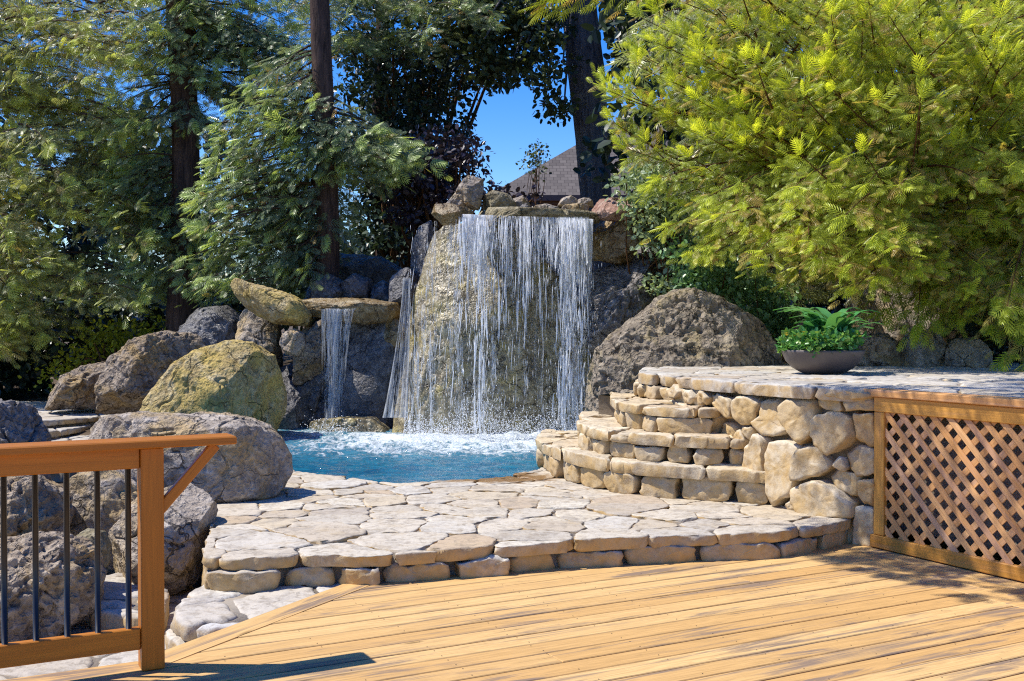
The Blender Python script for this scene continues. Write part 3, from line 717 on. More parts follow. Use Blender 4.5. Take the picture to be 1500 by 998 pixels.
rock('boulder', 'low purple-brown rock at the far left of the back boulders', [(74,600),(78,566),(92,550),(122,535),(158,528),(172,548),(172,600)], 14.7, .5, 'rk_brown', 10, 6, 4, (.82, .94), .7)
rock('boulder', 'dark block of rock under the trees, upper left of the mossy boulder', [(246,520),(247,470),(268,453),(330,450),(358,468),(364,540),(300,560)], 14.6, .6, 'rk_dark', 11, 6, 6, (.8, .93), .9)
rock('boulder', 'ochre slab with a pointed end jutting left above the small waterfall', [(334,418),(344,409),(390,421),(425,430),(446,441),(460,462),(452,480),(405,474),(366,457),(346,438)], 13.5, .45, 'rk_tan', 12, 6, 5, (.82, .94), .55)
rock('boulder', 'lilac-grey rock propping up the ochre pointed slab', [(346,470),(352,448),(388,452),(408,470),(412,540),(380,560),(350,540)], 14.0, .4, 'rk_grey', 13, 6, 6, (.8, .93), .8)
rock('boulder', 'small round grey rock set among dark rocks left of the small waterfall', [(410,505),(414,488),(430,481),(444,488),(447,506),(436,521),(420,519)], 13.2, .2, 'rk_grey', 14, 5, 4, (.82, .94), .7)
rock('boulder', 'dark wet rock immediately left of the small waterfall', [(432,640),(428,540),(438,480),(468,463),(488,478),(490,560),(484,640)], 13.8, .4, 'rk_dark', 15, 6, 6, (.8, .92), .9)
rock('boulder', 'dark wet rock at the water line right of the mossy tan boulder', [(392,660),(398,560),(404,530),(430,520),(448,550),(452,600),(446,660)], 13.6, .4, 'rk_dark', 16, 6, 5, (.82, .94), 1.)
rock('ledge_rock', 'flat wet ledge with brown lip that the small waterfall pours from', [(428,452),(436,440),(470,437),(540,438),(584,444),(590,458),(584,474),(540,476),(515,474),(470,466),(440,462)], 13.75, .62, 'rk_shelf', 17, 6, 3, (.86, .95), .5, .5, cat='rock ledge')
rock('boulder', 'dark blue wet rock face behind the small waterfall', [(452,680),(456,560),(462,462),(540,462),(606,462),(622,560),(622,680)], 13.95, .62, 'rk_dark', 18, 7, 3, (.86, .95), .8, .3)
rock('boulder', 'brown rock tucked under the left end of the small waterfall ledge', [(430,560),(434,470),(450,456),(474,462),(476,520),(468,570)], 13.55, .35, 'rk_brown', 50, 6, 5, (.82, .94), .7)
rock('boulder', 'small rust-brown rock under the right end of the small waterfall ledge', [(560,500),(562,474),(580,466),(600,476),(600,510),(580,516)], 13.5, .2, 'rk_shelf', 51, 6, 4, (.84, .94), .7)
rock('boulder', 'low wet ochre rock in the pool under the small waterfall', [(440,640),(452,618),(500,608),(548,612),(570,628),(572,645)], 13.15, .3, 'rk_wet', 52, 6, 3, (.86, .95), .8)
for i, (ol, lab) in enumerate([([(455,440),(458,415),(480,402),(500,408),(508,430),(500,446)], 'left one of the dark rounded rocks above the small waterfall ledge'), ([(496,440),(500,415),(520,402),(545,410),(552,445)], 'middle one of the dark rounded rocks above the small waterfall ledge'), ([(540,445),(545,420),(562,410),(582,422),(586,450)], 'right one of the dark rounded rocks above the small waterfall ledge')]):
    rock('boulder', lab, ol, 14.3, .28, 'rk_dark', 19 + i, 5, 3, (.85, .95), .7)
rock('boulder', 'bluish upright rock beside the top of the thin side stream', [(570,450),(572,405),(590,392),(614,396),(620,450)], 13.9, .35, 'rk_dark', 23, 6, 5, (.82, .94), .7)
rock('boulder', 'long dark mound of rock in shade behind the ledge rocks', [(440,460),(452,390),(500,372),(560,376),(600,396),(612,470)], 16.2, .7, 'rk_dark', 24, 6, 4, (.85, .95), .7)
rock('boulder', 'dark smooth rock on the left flank of the large waterfall', [(602,480),(603,362),(614,332),(632,322),(640,380),(640,480)], 14.2, .4, 'rk_dark', 25, 6, 4, (.85, .95), .5)
# main cliff
cliff = rock('waterfall_cliff', 'tall ochre and dark rock face behind the large waterfall', [(584,690),(580,630),(588,570),(596,490),(610,410),(624,352),(640,322),(700,318),(800,320),(872,324),(876,420),(874,540),(872,690)], 13.15, .78, 'rk_wet', 26, 7, 5, (.72, .86), .42, .45, [(-.1, -1, .08), (-.8, -.6, .25), (.25, -1, .05), (0, -.9, .35)], 'cliff', ridge=.10)
rock('ledge_rock', 'broad flat capstone lip that the large waterfall pours over', [(634,306),(640,300),(700,305),(780,309),(868,312),(882,318),(878,327),(800,327),(700,323),(650,322)], 12.85, .55, 'rk_moss', 27, 6, 2, (.9, .96), .18, .45, cat='rock ledge')
rock('boulder', 'brown overhanging stone at the left end of the waterfall lip', [(634,314),(638,300),(660,300),(690,306),(694,314),(670,328),(648,330)], 12.5, .3, 'rk_shelf', 28, 6, 4, (.84, .94), .6)
rock('boulder', 'pointed upright grey rock on top of the large waterfall', [(648,306),(662,290),(674,270),(686,256),(698,258),(709,263),(707,282),(702,308)], 12.8, .22, 'rk_grey', 29, 6, 5, (.8, .93), .5)
rock('boulder', 'mossy rock beside the pointed one on top of the waterfall', [(702,308),(706,288),(722,279),(742,284),(756,298),(757,310)], 12.85, .22, 'rk_moss', 30, 6, 4, (.85, .95), .9)
rock('boulder', 'grey rock behind the mossy rock on the waterfall top', [(742,310),(748,290),(766,287),(777,300),(778,312)], 13.0, .2, 'rk_grey', 31, 5, 4, (.84, .94), .8)
rock('boulder', 'small dark rock at the middle of the waterfall lip', [(758,316),(762,303),(770,297),(777,302),(778,316)], 12.6, .12, 'rk_lava', 32, 5, 3, (.84, .94), .7)
rock('boulder', 'flat grey rock lying along the waterfall lip under the house', [(778,314),(782,302),(800,299),(818,304),(824,315)], 12.6, .18, 'rk_grey', 33, 5, 4, (.84, .94), .7)
rock('boulder', 'round grey rock left of the tree trunk on the waterfall top', [(816,302),(822,292),(836,287),(846,293),(848,304)], 13.1, .16, 'rk_grey', 34, 5, 3, (.86, .95), .6)
rock('boulder', 'pale flat rock at the right of the waterfall lip, below the round ones', [(818,316),(824,302),(846,298),(866,302),(872,318)], 12.7, .18, 'rk_grey', 35, 5, 4, (.84, .94), .6)
rock('boulder', 'small round rock in front of the tree trunk base', [(842,302),(848,292),(860,289),(868,295),(870,304)], 13.1, .14, 'rk_grey', 36, 5, 3, (.86, .95), .6)
rock('boulder', 'reddish stone slab at the right end of the waterfall lip', [(862,318),(866,298),(880,290),(905,292),(935,296),(945,312),(935,322),(890,323)], 12.6, .32, 'rk_red', 37, 6, 4, (.84, .94), .5)
rock('boulder', 'brown shaded rock stacked under the reddish slab', [(866,380),(866,322),(905,318),(940,322),(948,380),(905,388)], 12.9, .4, 'rk_shelf', 38, 6, 5, (.82, .94), .7)
rock('boulder', 'speckled grey boulder between the large waterfall and the ivy', [(862,520),(864,400),(866,380),(890,365),(930,362),(955,378),(960,420),(955,500),(900,540)], 12.6, .55, 'rk_lava', 39, 7, 5, (.8, .92), .6, .62, [(-.3, -.7, .6), (.5, -.8, .2)])
rock('boulder', 'dark rough rock behind the ivy right of the speckled boulder', [(935,480),(935,350),(960,325),(995,335),(1010,400),(1010,480)], 13.3, .5, 'rk_lava', 40, 6, 5, (.8, .93), .8)
rock('boulder', 'huge brown pitted boulder behind the stone steps', [(858,660),(858,560),(868,512),(895,488),(932,464),(962,438),(990,424),(1012,420),(1046,431),(1076,447),(1106,464),(1128,488),(1142,518),(1150,560),(1146,640),(1000,680)], 10.9, .8, 'rk_big', 41, 7, 4, (.88, .96), .42, .5, [(.12, -1, .22), (-.55, -.85, .12), (.55, -.85, .18), (0, -1, .6)])
rock('boulder', 'reddish rock half hidden behind the planter bowl', [(1142,560),(1150,492),(1175,468),(1205,470),(1222,500),(1220,560)], 11.3, .3, 'rk_red', 42, 6, 4, (.84, .94), .7)
rock('boulder', 'brown shaded rock just right of the planter bowl', [(1250,545),(1254,505),(1272,488),(1298,487),(1314,505),(1316,540),(1290,552)], 10.6, .3, 'rk_brown', 43, 6, 4, (.84, .94), .6)
rock('boulder', 'grey shaded rock, middle of the three right of the planter', [(1312,548),(1316,510),(1335,486),(1365,483),(1384,505),(1386,546)], 10.5, .32, 'rk_grey', 44, 6, 4, (.84, .94), .6)
rock('boulder', 'lilac-grey shaded rock, farthest right of those beside the planter', [(1380,552),(1384,515),(1400,498),(1428,495),(1446,515),(1448,552)], 10.3, .3, 'rk_grey', 45, 6, 4, (.84, .94), .6)
rock('boulder', 'large dim boulder in shade under the bright redwood', [(1245,560),(1250,440),(1280,390),(1350,375),(1410,395),(1440,450),(1450,560)], 12.6, .6, 'rk_grey', 46, 6, 5, (.82, .94), .6)

# ------------------------------------------------------------------ ground
def axis(lo, hi, step, far): return np.concatenate([[-far], np.linspace(-far * .5, lo - 2, 6), np.arange(lo, hi, step), np.linspace(hi + 2, far * .5, 6), [far]])
gx = axis(-16, 16, .4, 900.); gy = axis(-6, 34, .4, 900.)
XX, YY = np.meshgrid(gx, gy); pf = np.stack([XX.ravel(), YY.ravel(), np.zeros(XX.size)], 1)
h = -.5 + 0 * XX
h = np.maximum(h, -.5 + .55 * sstep(12.5, 13.8, YY) * sstep(-2.9, -3.9, XX))
h = np.maximum(h, -.5 + .22 * sstep(7, 8, YY) * sstep(-2.4, -3.2, XX))
back = sstep(13.9, 16.5, YY); h = h + back * 1.2 * sstep(-6, -2, XX)
h = np.maximum(h, -.5 + 1.4 * sstep(2.2, 3.4, XX) * sstep(8.5, 10.5, YY))
h = h + .6 * sstep(18, 30, YY) + .08 * (fbm(pf * .8, 4, 3).reshape(XX.shape) - .5) * sstep(13, 16, YY)
V = np.stack([XX.ravel(), YY.ravel(), h.ravel()], 1); nx = len(gx); ny = len(gy)
ii, jj = np.meshgrid(np.arange(nx - 1), np.arange(ny - 1)); b = (jj * nx + ii).ravel()
Q = np.stack([b, b + 1, b + nx + 1, b + nx], 1).astype(np.int32)
o = link_mesh('ground', V, (Q.ravel(), np.full(len(Q), 4, np.int32)), MAT['dirt']); tag(o, kind='structure')

# ------------------------------------------------------------------ pool water
WZ = .105
def m_water():
    t = NT('pool_water'); p = t.pos()
    a = t.rgb('col')
    w1 = t.noise(t.mapv(p, sc=(1, 1.6, 1)), 5, 4, .55, .6); w2 = t.noise(t.mapv(p, sc=(1, 1.3, 1)), 19, 3, .6, .5)
    c = t.mix(t.ramp(w1, [(.35, 0), (.65, 1)]), (.002, .072, .155), (.006, .155, .25))
    fo = t.noise(t.mapv(p, sc=(1, .6, 1)), 6.5, 9, .76, 1.6); fo2 = t.noise(p, 42, 4, .7)
    f = t.ma('ADD', t.ma('MULTIPLY', a[0], 1.15), t.ma('MULTIPLY', t.ma('SUBTRACT', fo, .5), 2.3))
    f = t.ma('ADD', f, t.ma('MULTIPLY', t.ma('SUBTRACT', fo2, .5), .6))
    fm = t.ramp(f, [(.42, 0), (.72, .75), (.95, 1)])
    c = t.mix(t.ma('MULTIPLY', a[0], .8), c, (.12, .32, .40))
    h = t.ma('ADD', w1, t.ma('MULTIPLY', w2, .4))
    h = t.ma('ADD', h, t.ma('MULTIPLY', t.ma('MULTIPLY', fm, fo2), .8))
    w = t.pbr(c, .06, .6, t.bump(h, .8, .06), IOR=1.33)
    foam = t.pbr(t.mix(fo2, (.50, .60, .66), (.86, .88, .88)), .7, .2, t.bump(fo2, .8, .03))
    return t.done(t.mixsh(fm, w, foam))
MAT['water'] = m_water()
gx = np.linspace(-3.5, 1.6, 190); gy = np.linspace(7.6, 14.4, 230); XX, YY = np.meshgrid(gx, gy)
pts = np.stack([XX.ravel(), YY.ravel(), np.zeros(XX.size)], 1)
footA, footB = P(600, 640, 12.35), P(862, 640, 12.35); foot2 = P(490, 618, 13.3); foot3 = P(590, 612, 13.2)
dseg = np.where(XX < footA[0], np.hypot(XX - footA[0], YY - 12.3), np.where(XX > footB[0], np.hypot(XX - footB[0], YY - 12.3), np.abs(YY - 12.3)))
foam = np.exp(-(dseg / 1.7) ** 2) * 1.0
foam = np.maximum(foam, .8 * np.exp(-(np.hypot(XX - foot2[0], (YY - 12.9) * .8) / .75) ** 2)); foam = np.maximum(foam, .6 * np.exp(-(np.hypot(XX - foot3[0], YY - 12.8) / .6) ** 2))
foam = np.maximum(foam, .42 * sstep(10.0, 12.2, YY))
foam = np.clip(foam * (.35 + 1.25 * fbm(pts * np.array([.9, .9, 1]), 5, 4)).reshape(XX.shape), 0, 1)
zz = WZ + .03 * (fbm(pts * 2.2, 8, 3).reshape(XX.shape) - .5) + foam * .10 * (fbm(pts * 6, 9, 4).reshape(XX.shape) - .35)
foam = np.clip(foam * .66, 0, .62) + .26 * np.exp(-(dseg / .42) ** 2); V = np.stack([XX.ravel(), YY.ravel(), zz.ravel()], 1); nx, ny = len(gx), len(gy)
ii, jj = np.meshgrid(np.arange(nx - 1), np.arange(ny - 1)); b = (jj * nx + ii).ravel(); Q = np.stack([b, b + 1, b + nx + 1, b + nx], 1).astype(np.int32)
cc = np.zeros((len(V), 3)); cc[:, 0] = foam.ravel()
o = link_mesh('pool_water', V, (Q.ravel(), np.full(len(Q), 4, np.int32)), MAT['water'], colr=cc); tag(o, kind='structure')

# ------------------------------------------------------------------ waterfalls
def m_fall(name, tint=(.93, .95, .97), soft=0.):
    t = NT(name); uv = t.uv(); a = t.rgb('col'); s = t.sep(uv)
    n1 = t.noise(t.mapv(uv, sc=(11, .5, 1)), 1.0, 7, .68, .35)
    n2 = t.noise(t.mapv(uv, sc=(75, 6., 1), loc=(3, 1, 0)), 1.0, 4, .65, .2)
    n3 = t.noise(t.mapv(uv, sc=(120, 34., 1), loc=(9, 5, 0)), 1.0, 3, .6)
    f = t.ma('ADD', t.ma('MULTIPLY', n1, 1.35), t.ma('MULTIPLY', n2, .75)); f = t.ma('ADD', f, t.ma('MULTIPLY', n3, .45 * (1 - soft)))
    mean = 1.05 + .225 * (1 - soft)
    f = t.ma('ADD', t.ma('SUBTRACT', f, mean), t.ma('MULTIPLY', t.ma('SUBTRACT', a[0], .5), .62))
    al = t.ramp(t.ma('ADD', f, .5), [(.50, 0), (.60, .6), (.72, .95)])
    if soft: al = t.ma('MULTIPLY', al, .75)
    d = t.pbr(tint, .35, .5, t.bump(f, .6, .02)); tr = t.node('ShaderNodeBsdfTranslucent'); tr.inputs[0].default_value = (*tint, 1)
    sh = t.mixsh(.5, d, tr.outputs[0]); tp = t.node('ShaderNodeBsdfTransparent')
    return t.done(t.mixsh(al, tp.outputs[0], sh))
MAT['fall'] = m_fall('falling_water'); MAT['fall_soft'] = m_fall('falling_water_soft', (.70, .74, .78), .6)
def sheet(name, fx0, fx1, ytop, ybot, Yf, dens, parent, mat, seed, nx=90, nz=110):
    """curtain between pixel columns fx0(v)..fx1(v); v runs 0 (top) to 1 (foot)"""
    u = np.linspace(0, 1, nx); v = np.linspace(0, 1, nz); V = []; D = []
    UU, VV = np.meshgrid(u, v)
    wob = .045 * (fbm(np.stack([UU.ravel() * 14, VV.ravel() * 2.2, np.full(UU.size, seed)], 1), seed, 3) - .5) * 2
    for k, (a_, b_) in enumerate(zip(UU.ravel(), VV.ravel())):
        x = fx0(b_) + (fx1(b_) - fx0(b_)) * a_; y = ytop(a_) + (ybot(a_) - ytop(a_)) * b_
        q = P(x, y, Yf(a_, b_)); q[1] += wob[k]; V.append(q); D.append(dens(a_, b_, x))
    V = np.array(V); ii, jj = np.meshgrid(np.arange(nx - 1), np.arange(nz - 1)); b = (jj * nx + ii).ravel(); Q = np.stack([b, b + 1, b + nx + 1, b + nx], 1)
    uv = np.stack([V[Q.ravel(), 0] + seed * 3.1, V[Q.ravel(), 2]], 1)
    cc = np.zeros((len(V), 3)); cc[:, 0] = np.clip(D, 0, 1)
    return link_mesh(name, V, (Q.ravel().astype(np.int32), np.full(len(Q), 4, np.int32)), mat, parent, True, None, cc, uv)
def drops(name, n, sampler, parent, rg, mat):
    base = np.array([[1, 0, 0], [-1, 0, 0], [0, 1, 0], [0, -1, 0], [0, 0, 1], [0, 0, -1]], float)
    fc = np.array([[0, 2, 4], [2, 1, 4], [1, 3, 4], [3, 0, 4], [2, 0, 5], [1, 2, 5], [3, 1, 5], [0, 3, 5]])
    C = np.array([sampler(rg) for _ in range(n)])
    sz = np.stack([C[:, 3], C[:, 3], C[:, 4]], 1); V = (C[:, None, :3] + base[None] * sz[:, None]).reshape(-1, 3)
    Q = (fc[None] + 6 * np.arange(n)[:, None, None]).reshape(-1)
    o = link_mesh(name, V, (Q.astype(np.int32), np.full(n * 8, 3, np.int32)), mat, parent); tag(o, kind='stuff'); return o
MAT['drop'] = m_simple('water_drop', (.9, .92, .94), .2, .6, .05)
MAT['drop'].node_tree.nodes
fall = empty('waterfall'); tag(fall, 'large white waterfall curtain pouring over the tall rock face into the pool', 'waterfall')
bump1 = lambda x, c, w: math.exp(-((x - c) / w) ** 2)
def densA(u, v, x):
    d = .70 - .36 * sstep(.08, .45, v)
    d += .34 * bump1(x, 840 - 6 * v, 24) * (.75 + .25 * v) + .20 * bump1(x, 705, 14) + .14 * bump1(x, 672, 10) * (1 - v) + .10 * bump1(x, 770, 16) * (1 - v) + .10 * bump1(x, 735, 12) * (1 - .7 * v)
    d += .35 * sstep(.93, 1, v) - .5 * (1 - sstep(0, .05, u))
    return d - .09
def densB(u, v, x): return .56 - .26 * sstep(.0, .45, v) + .22 * bump1(x, 842, 22) + .12 * bump1(x, 708, 10) + .30 * sstep(.92, 1, v) - .5 * (1 - sstep(0, .05, u)) - .09
top_ = lambda a: 313 + 8 * a
sheet('curtain', lambda v: 661 + 14 * v, lambda v: 869 - 8 * v, top_, lambda a: 650, lambda a, b: 12.26 - .18 * b ** .5 + .05 * a, densA, fall, MAT['fall'], 1, 140)
sheet('curtain', lambda v: 655 + 12 * v, lambda v: 867 - 4 * v, top_, lambda a: 648, lambda a, b: 12.33 - .10 * b ** .5, densB, fall, MAT['fall'], 2, 140)
# water clinging to the left flank of the rock
def densC(u, v, x): return .37 + .10 * math.sin(u * 9) + .14 * v * u
sheet('cling_sheet', lambda v: 634 - 46 * v ** .8, lambda v: 672 + 10 * v, lambda a: 324, lambda a: 640 + 6 * a, lambda a, b: 12.42 - .16 * b + .10 * (1 - a), densC, fall, MAT['fall'], 3, 70)
# water glancing off the right hand boulder
sheet('side_spray', lambda v: 858 - 4 * v, lambda v: 872 + 14 * math.sin(v * 2.4), lambda a: 398, lambda a: 520, lambda a, b: 12.2, lambda u, v, x: .40 * (1 - u * .6), fall, MAT['fall'], 4, 24, 40)
rg = np.random.default_rng(77)
a = Acc()
STREAMS = [(x0_, x1_, w_, n_, va_, vb_, r_) for x0_, x1_, w_, n_, va_, vb_, r_ in ((842, 834, 17, 150, 0, 1, .0125), (828, 822, 9, 26, 0, .9, .007), (706, 703, 8, 60, 0, 1, .0125), (677, 684, 8, 26, 0, .5, .0095), (735, 735, 8, 30, 0, .5, .009), (768, 766, 12, 50, 0, .42, .0085), (795, 792, 8, 22, 0, .55, .006), (765, 762, 60, 60, 0, .30, .0075), (765, 755, 60, 40, .25, 1, .005), (858, 852, 5, 24, 0, .8, .006), (640, 628, 20, 26, .02, 1, .0032), (612, 606, 9, 18, .3, 1, .003))]
for si, (x0_, x1_, w_, n_, va_, vb_, r_) in enumerate(STREAMS):
    for q in range(n_):
        l_ = rg.uniform(.03, .22); v0 = va_ + (vb_ - va_) * rg.random() * .95 if rg.random() > .3 or va_ > 0 else 0.; v1 = min(1, v0 + l_); m_ = max(5, int((v1 - v0) * 60)); vv = np.linspace(v0, v1, m_)
        off = rg.normal(0, w_ * .6) if w_ < 30 else rg.uniform(-w_, w_) * 1.65; ph = rg.uniform(0, 99); left = si >= 10
        wob_ = 7 * (fbm(np.column_stack([vv * 5, np.full(m_, ph), np.full(m_, si)]), 3, 3) - .5); yo = rg.normal(-.01, .07)
        pt_ = [P((x0_ + (x1_ - x0_) * v + off * (1 + .25 * v) + wo - ((16 if si == 10 else 6) * v ** .8 if left else 0)), 318 + 324 * v, (12.36 - .16 * v + yo * .5) if left else (12.22 - .18 * v ** .5 + yo)) for v, wo in zip(vv, wob_)]
        rr = r_ * rg.uniform(.3, .95) * np.sin(np.linspace(.08, PI - .08, m_)) ** .6 * (.30 + 1.3 * fbm(np.column_stack([vv * 55, np.full(m_, ph), np.zeros(m_)]), 5, 2))
        tube(a, pt_, rr, 6)
def m_white():
    t = NT('white_water'); d = t.pbr((.94, .95, .96), .3, .5); tr = t.node('ShaderNodeBsdfTranslucent'); tr.inputs[0].default_value = (.95, .96, .97, 1); return t.done(t.mixsh(.5, d, tr.outputs[0]))
MAT['strand'] = m_white()
tag(a.build('strands', MAT['strand'], fall), kind='stuff')
def smp(r):
    u = r.random(); c = r.choice([0, 1, 2, 3], p=[.35, .3, .2, .15])
    x = {0: 664 + 204 * u, 1: 842 + r.normal(0, 16), 2: 706 + r.normal(0, 14), 3: 600 + 75 * u}[int(c)]
    v = r.random() ** .8; y = 325 + 315 * v
    if c == 3: x -= 10 * v; Yd = 12.33 - .16 * v
    else: Yd = 12.2 - .2 * v ** .5 + r.normal(0, .06)
    q = P(x, y, Yd); s = r.uniform(.0011, .0026); return (*q, s, s * r.uniform(7, 26))
drops('droplets', 1700, smp, fall, rg, MAT['drop'])
def smp2(r):
    x = r.uniform(592, 872); q = P(x, 640, 12.2 + r.normal(-.12, .2)); hgt = abs(r.normal(0, .13)) * (1.5 if x > 800 or abs(x - 706) < 30 else 1); s = r.uniform(.002, .0052)
    return (q[0], q[1], WZ + .02 + hgt, s, s * r.uniform(.8, 1.8))
drops('splash', 6500, smp2, fall, rg, MAT['drop'])
fall2 = empty('waterfall'); tag(fall2, 'small silky waterfall dropping from the brown rock ledge left of the large one', 'waterfall')
sheet('curtain', lambda v: 471 + 2 * v, lambda v: 518 - 24 * v ** .5, lambda a: 453, lambda a: 622, lambda a, b: 13.14 - .14 * b, lambda u, v, x: .72 - .12 * v + .15 * bump1(u, .45, .25), fall2, MAT['fall_soft'], 5, 40, 70)
sheet('curtain', lambda v: 474 + 2 * v, lambda v: 522 - 20 * v ** .5, lambda a: 452, lambda a: 620, lambda a, b: 13.20 - .12 * b, lambda u, v, x: .60 - .1 * v, fall2, MAT['fall_soft'], 6, 40, 70)
def smp3(r):
    q = P(r.normal(488, 16), 618, 13.0 + r.normal(0, .2)); s = r.uniform(.003, .007); return (q[0], q[1], WZ + .02 + abs(r.normal(0, .07)), s, s)
drops('splash', 700, smp3, fall2, rg, MAT['drop'])
fall3 = empty('waterfall'); tag(fall3, 'thin side stream sliding down between the ledge and the large waterfall', 'waterfall')
sheet('curtain', lambda v: 590 - 30 * v ** 1.5, lambda v: 603 - 6 * v, lambda a: 408, lambda a: 612, lambda a, b: 13.35 - .70 * b ** 1.2, lambda u, v, x: .84 - .08 * v, fall3, MAT['fall_soft'], 7, 24, 60)

exec_later = []
# ------------------------------------------------------------------ foliage
def tpl_spray(pairs, ang=52, wid=.05, ln=.34):
    V = []; Fs = []; tipw = []
    for i in range(pairs):
        x = .06 + .94 * i / pairs; l = ln * (1 - (2 * x - .85) ** 2 * .55) * (1.0 if x < .9 else .8)
        for sg in (1, -1):
            a_ = math.radians(ang - 22 * x); d = np.array([math.cos(a_), sg * math.sin(a_), 0.]); e = np.array([-d[1], d[0], 0]) * wid
            o = np.array([x, 0, 0]); b = len(V)
            V += [o, o + d * l * .45 + e * .5 + [0, 0, -.015], o + d * l + [0, 0, -.06 * l * 3], o + d * l * .45 - e * .5 + [0, 0, -.015]]
            Fs.append((b, b + 1, b + 2, b + 3)); tipw += [x * .5, x * .7, x, x * .7]
    b = len(V); V += [np.array([.9, .02, 0]), np.array([1.18, 0, -.03]), np.array([.9, -.02, 0]), np.array([0, 0, .004])]; Fs.append((b + 3, b + 2, b + 1, b)); tipw += [1, 1, 1, 0]
    V = np.array(V); V[:, 2] -= .10 * V[:, 0] ** 2
    return V, np.array(Fs), np.array(tipw)
def tpl_leaf(n=5, w=.32):
    V = []; Fs = []; T = []
    V = np.array([(0, 0, 0), (.3, w, .03), (.75, w * .8, 0), (1, 0, -.08), (.75, -w * .8, 0), (.3, -w, .03)]); Fs = np.array([(0, 1, 2, 3), (0, 3, 4, 5)])
    return V, Fs, np.array([0, .5, .5, .8, .5, .5])
SP_HI, SP_LO, LEAF = tpl_spray(7, 50, .062, .42), tpl_spray(6, 52, .075, .44), tpl_leaf()
def crown(name, tpl, O, D, N, S, rnd, tip, br, mat, parent):
    V, Fc, tw = tpl; O, D, N, S = [np.asarray(q, np.float32) for q in (O, D, N, S)]
    D = nrm(D).astype(np.float32); Yx = nrm(np.cross(N, D)).astype(np.float32); N = np.cross(D, Yx)
    W = O[:, None] + S[:, None, None] * (V[None, :, :1] * D[:, None] + V[None, :, 1:2] * Yx[:, None] + V[None, :, 2:] * N[:, None])
    m, k = len(O), len(V)
    Q = (Fc[None] + k * np.arange(m)[:, None, None]).reshape(-1).astype(np.int32)
    c = np.zeros((m, k, 3), np.float32); c[..., 0] = np.asarray(rnd)[:, None]; c[..., 1] = np.asarray(tip)[:, None] * (.35 + .65 * tw[None]); c[..., 2] = np.asarray(br)[:, None]
    return link_mesh(name, W.reshape(-1, 3), (Q, np.full(m * len(Fc), 4, np.int32)), mat, parent, False, None, c.reshape(-1, 3))
class Boughs:
    def __init__(s, seed, nb=(-.42, -.42, .62)): s.nb = nrm(np.array(nb)); s.r = np.random.default_rng(seed); s.O = []; s.D = []; s.N = []; s.S = []; s.R = []; s.T = []; s.B = []; s.wood = Acc(); s.up = np.array([0, 0, 1.])
    def bough(s, start, tip, rise=.2, droop=.25, twig=.5, spray=.22, step=.14, tipamt=.5, dens=.085, wood=True, inner=.2, up_tip=.0, rad=.022, old=0.):
        r = s.r; start, tip = np.asarray(start, float), np.asarray(tip, float); L = np.linalg.norm(tip - start)
        mid = (start + tip) / 2 + s.up * rise * L
        n = max(4, int(L / step)); ts = np.linspace(inner, 1, n)
        cv = lambda t: (1 - t)[:, None] ** 2 * start + (2 * t * (1 - t))[:, None] * mid + t[:, None] ** 2 * tip
        pts = cv(ts)
        if wood:
            w = cv(np.linspace(0, 1, 7)); tube(s.wood, w, np.linspace(rad, rad * .25, 7), 5, cap=False)
        tan = nrm(np.gradient(pts, axis=0)); rb = r.random()
        for i in range(n):
            t = ts[i]; side = nrm(np.cross(tan[i], s.up))
            for sg in (1, -1):
                if r.random() < .08: continue
                td = nrm(tan[i] * r.uniform(.45, .9) + side * sg * r.uniform(.6, 1.) - s.up * (droop * r.uniform(.3, 1.3) - up_tip * t * r.random()) + r.normal(0, .12, 3))
                L2 = twig * (1.05 - .65 * t) * r.uniform(.6, 1.25); m = max(2, int(L2 / dens))
                q = np.linspace(.1, 1, m); sg2 = np.where(np.arange(m) % 2 == 0, 1., -1.)
                nor = nrm(s.nb + r.normal(0, .34, 3) + td * .2); pp = nrm(np.cross(nor, td))
                pos = pts[i] + td * (q * L2)[:, None] - s.up * (.12 * q ** 2 * L2)[:, None]
                d = td * .8 + pp * (sg2 * .62)[:, None] + r.normal(0, .16, (m, 3)) - s.up * .10; d[-1] = td + r.normal(0, .1, 3) + s.up * up_tip * .6
                s.O.append(pos); s.D.append(d); s.N.append(nor + r.normal(0, .22, (m, 3))); s.S.append(spray * r.uniform(.7, 1.2, m) * (1 - .25 * q))
                s.R.append(np.clip(.55 * r.random() + .25 * rb + .2 * r.random(m), 0, 1))
                s.T.append(np.clip(1.25 * tipamt * (q ** 2) * (t ** 1.5) * r.uniform(.2, 1.5) * (.6 + .8 * rb), 0, 1)); s.B.append(np.clip(np.full(m, r.random()) * .85 + .15 * r.random(m) + old * .20, 0, 1))
        # terminal sprays
        k = 5; s.O.append(np.repeat(pts[-1:], k, 0)); s.D.append(tan[-1] + r.normal(0, .38, (k, 3)) + s.up * up_tip); s.N.append(s.nb + r.normal(0, .35, (k, 3)))
        s.S.append(spray * r.uniform(.9, 1.3, k)); s.R.append(np.full(k, .8)); s.T.append(np.full(k, min(1, tipamt * 1.3))); s.B.append(np.zeros(k))
    def build(s, parent, tpl, mat, bark, name='crown'):
        cat = np.concatenate
        crown(name, tpl, cat(s.O), cat(s.D), cat(s.N), cat(s.S), cat(s.R), cat(s.T), cat(s.B), mat, parent)
        if s.wood.n: s.wood.build('branches', bark, parent)
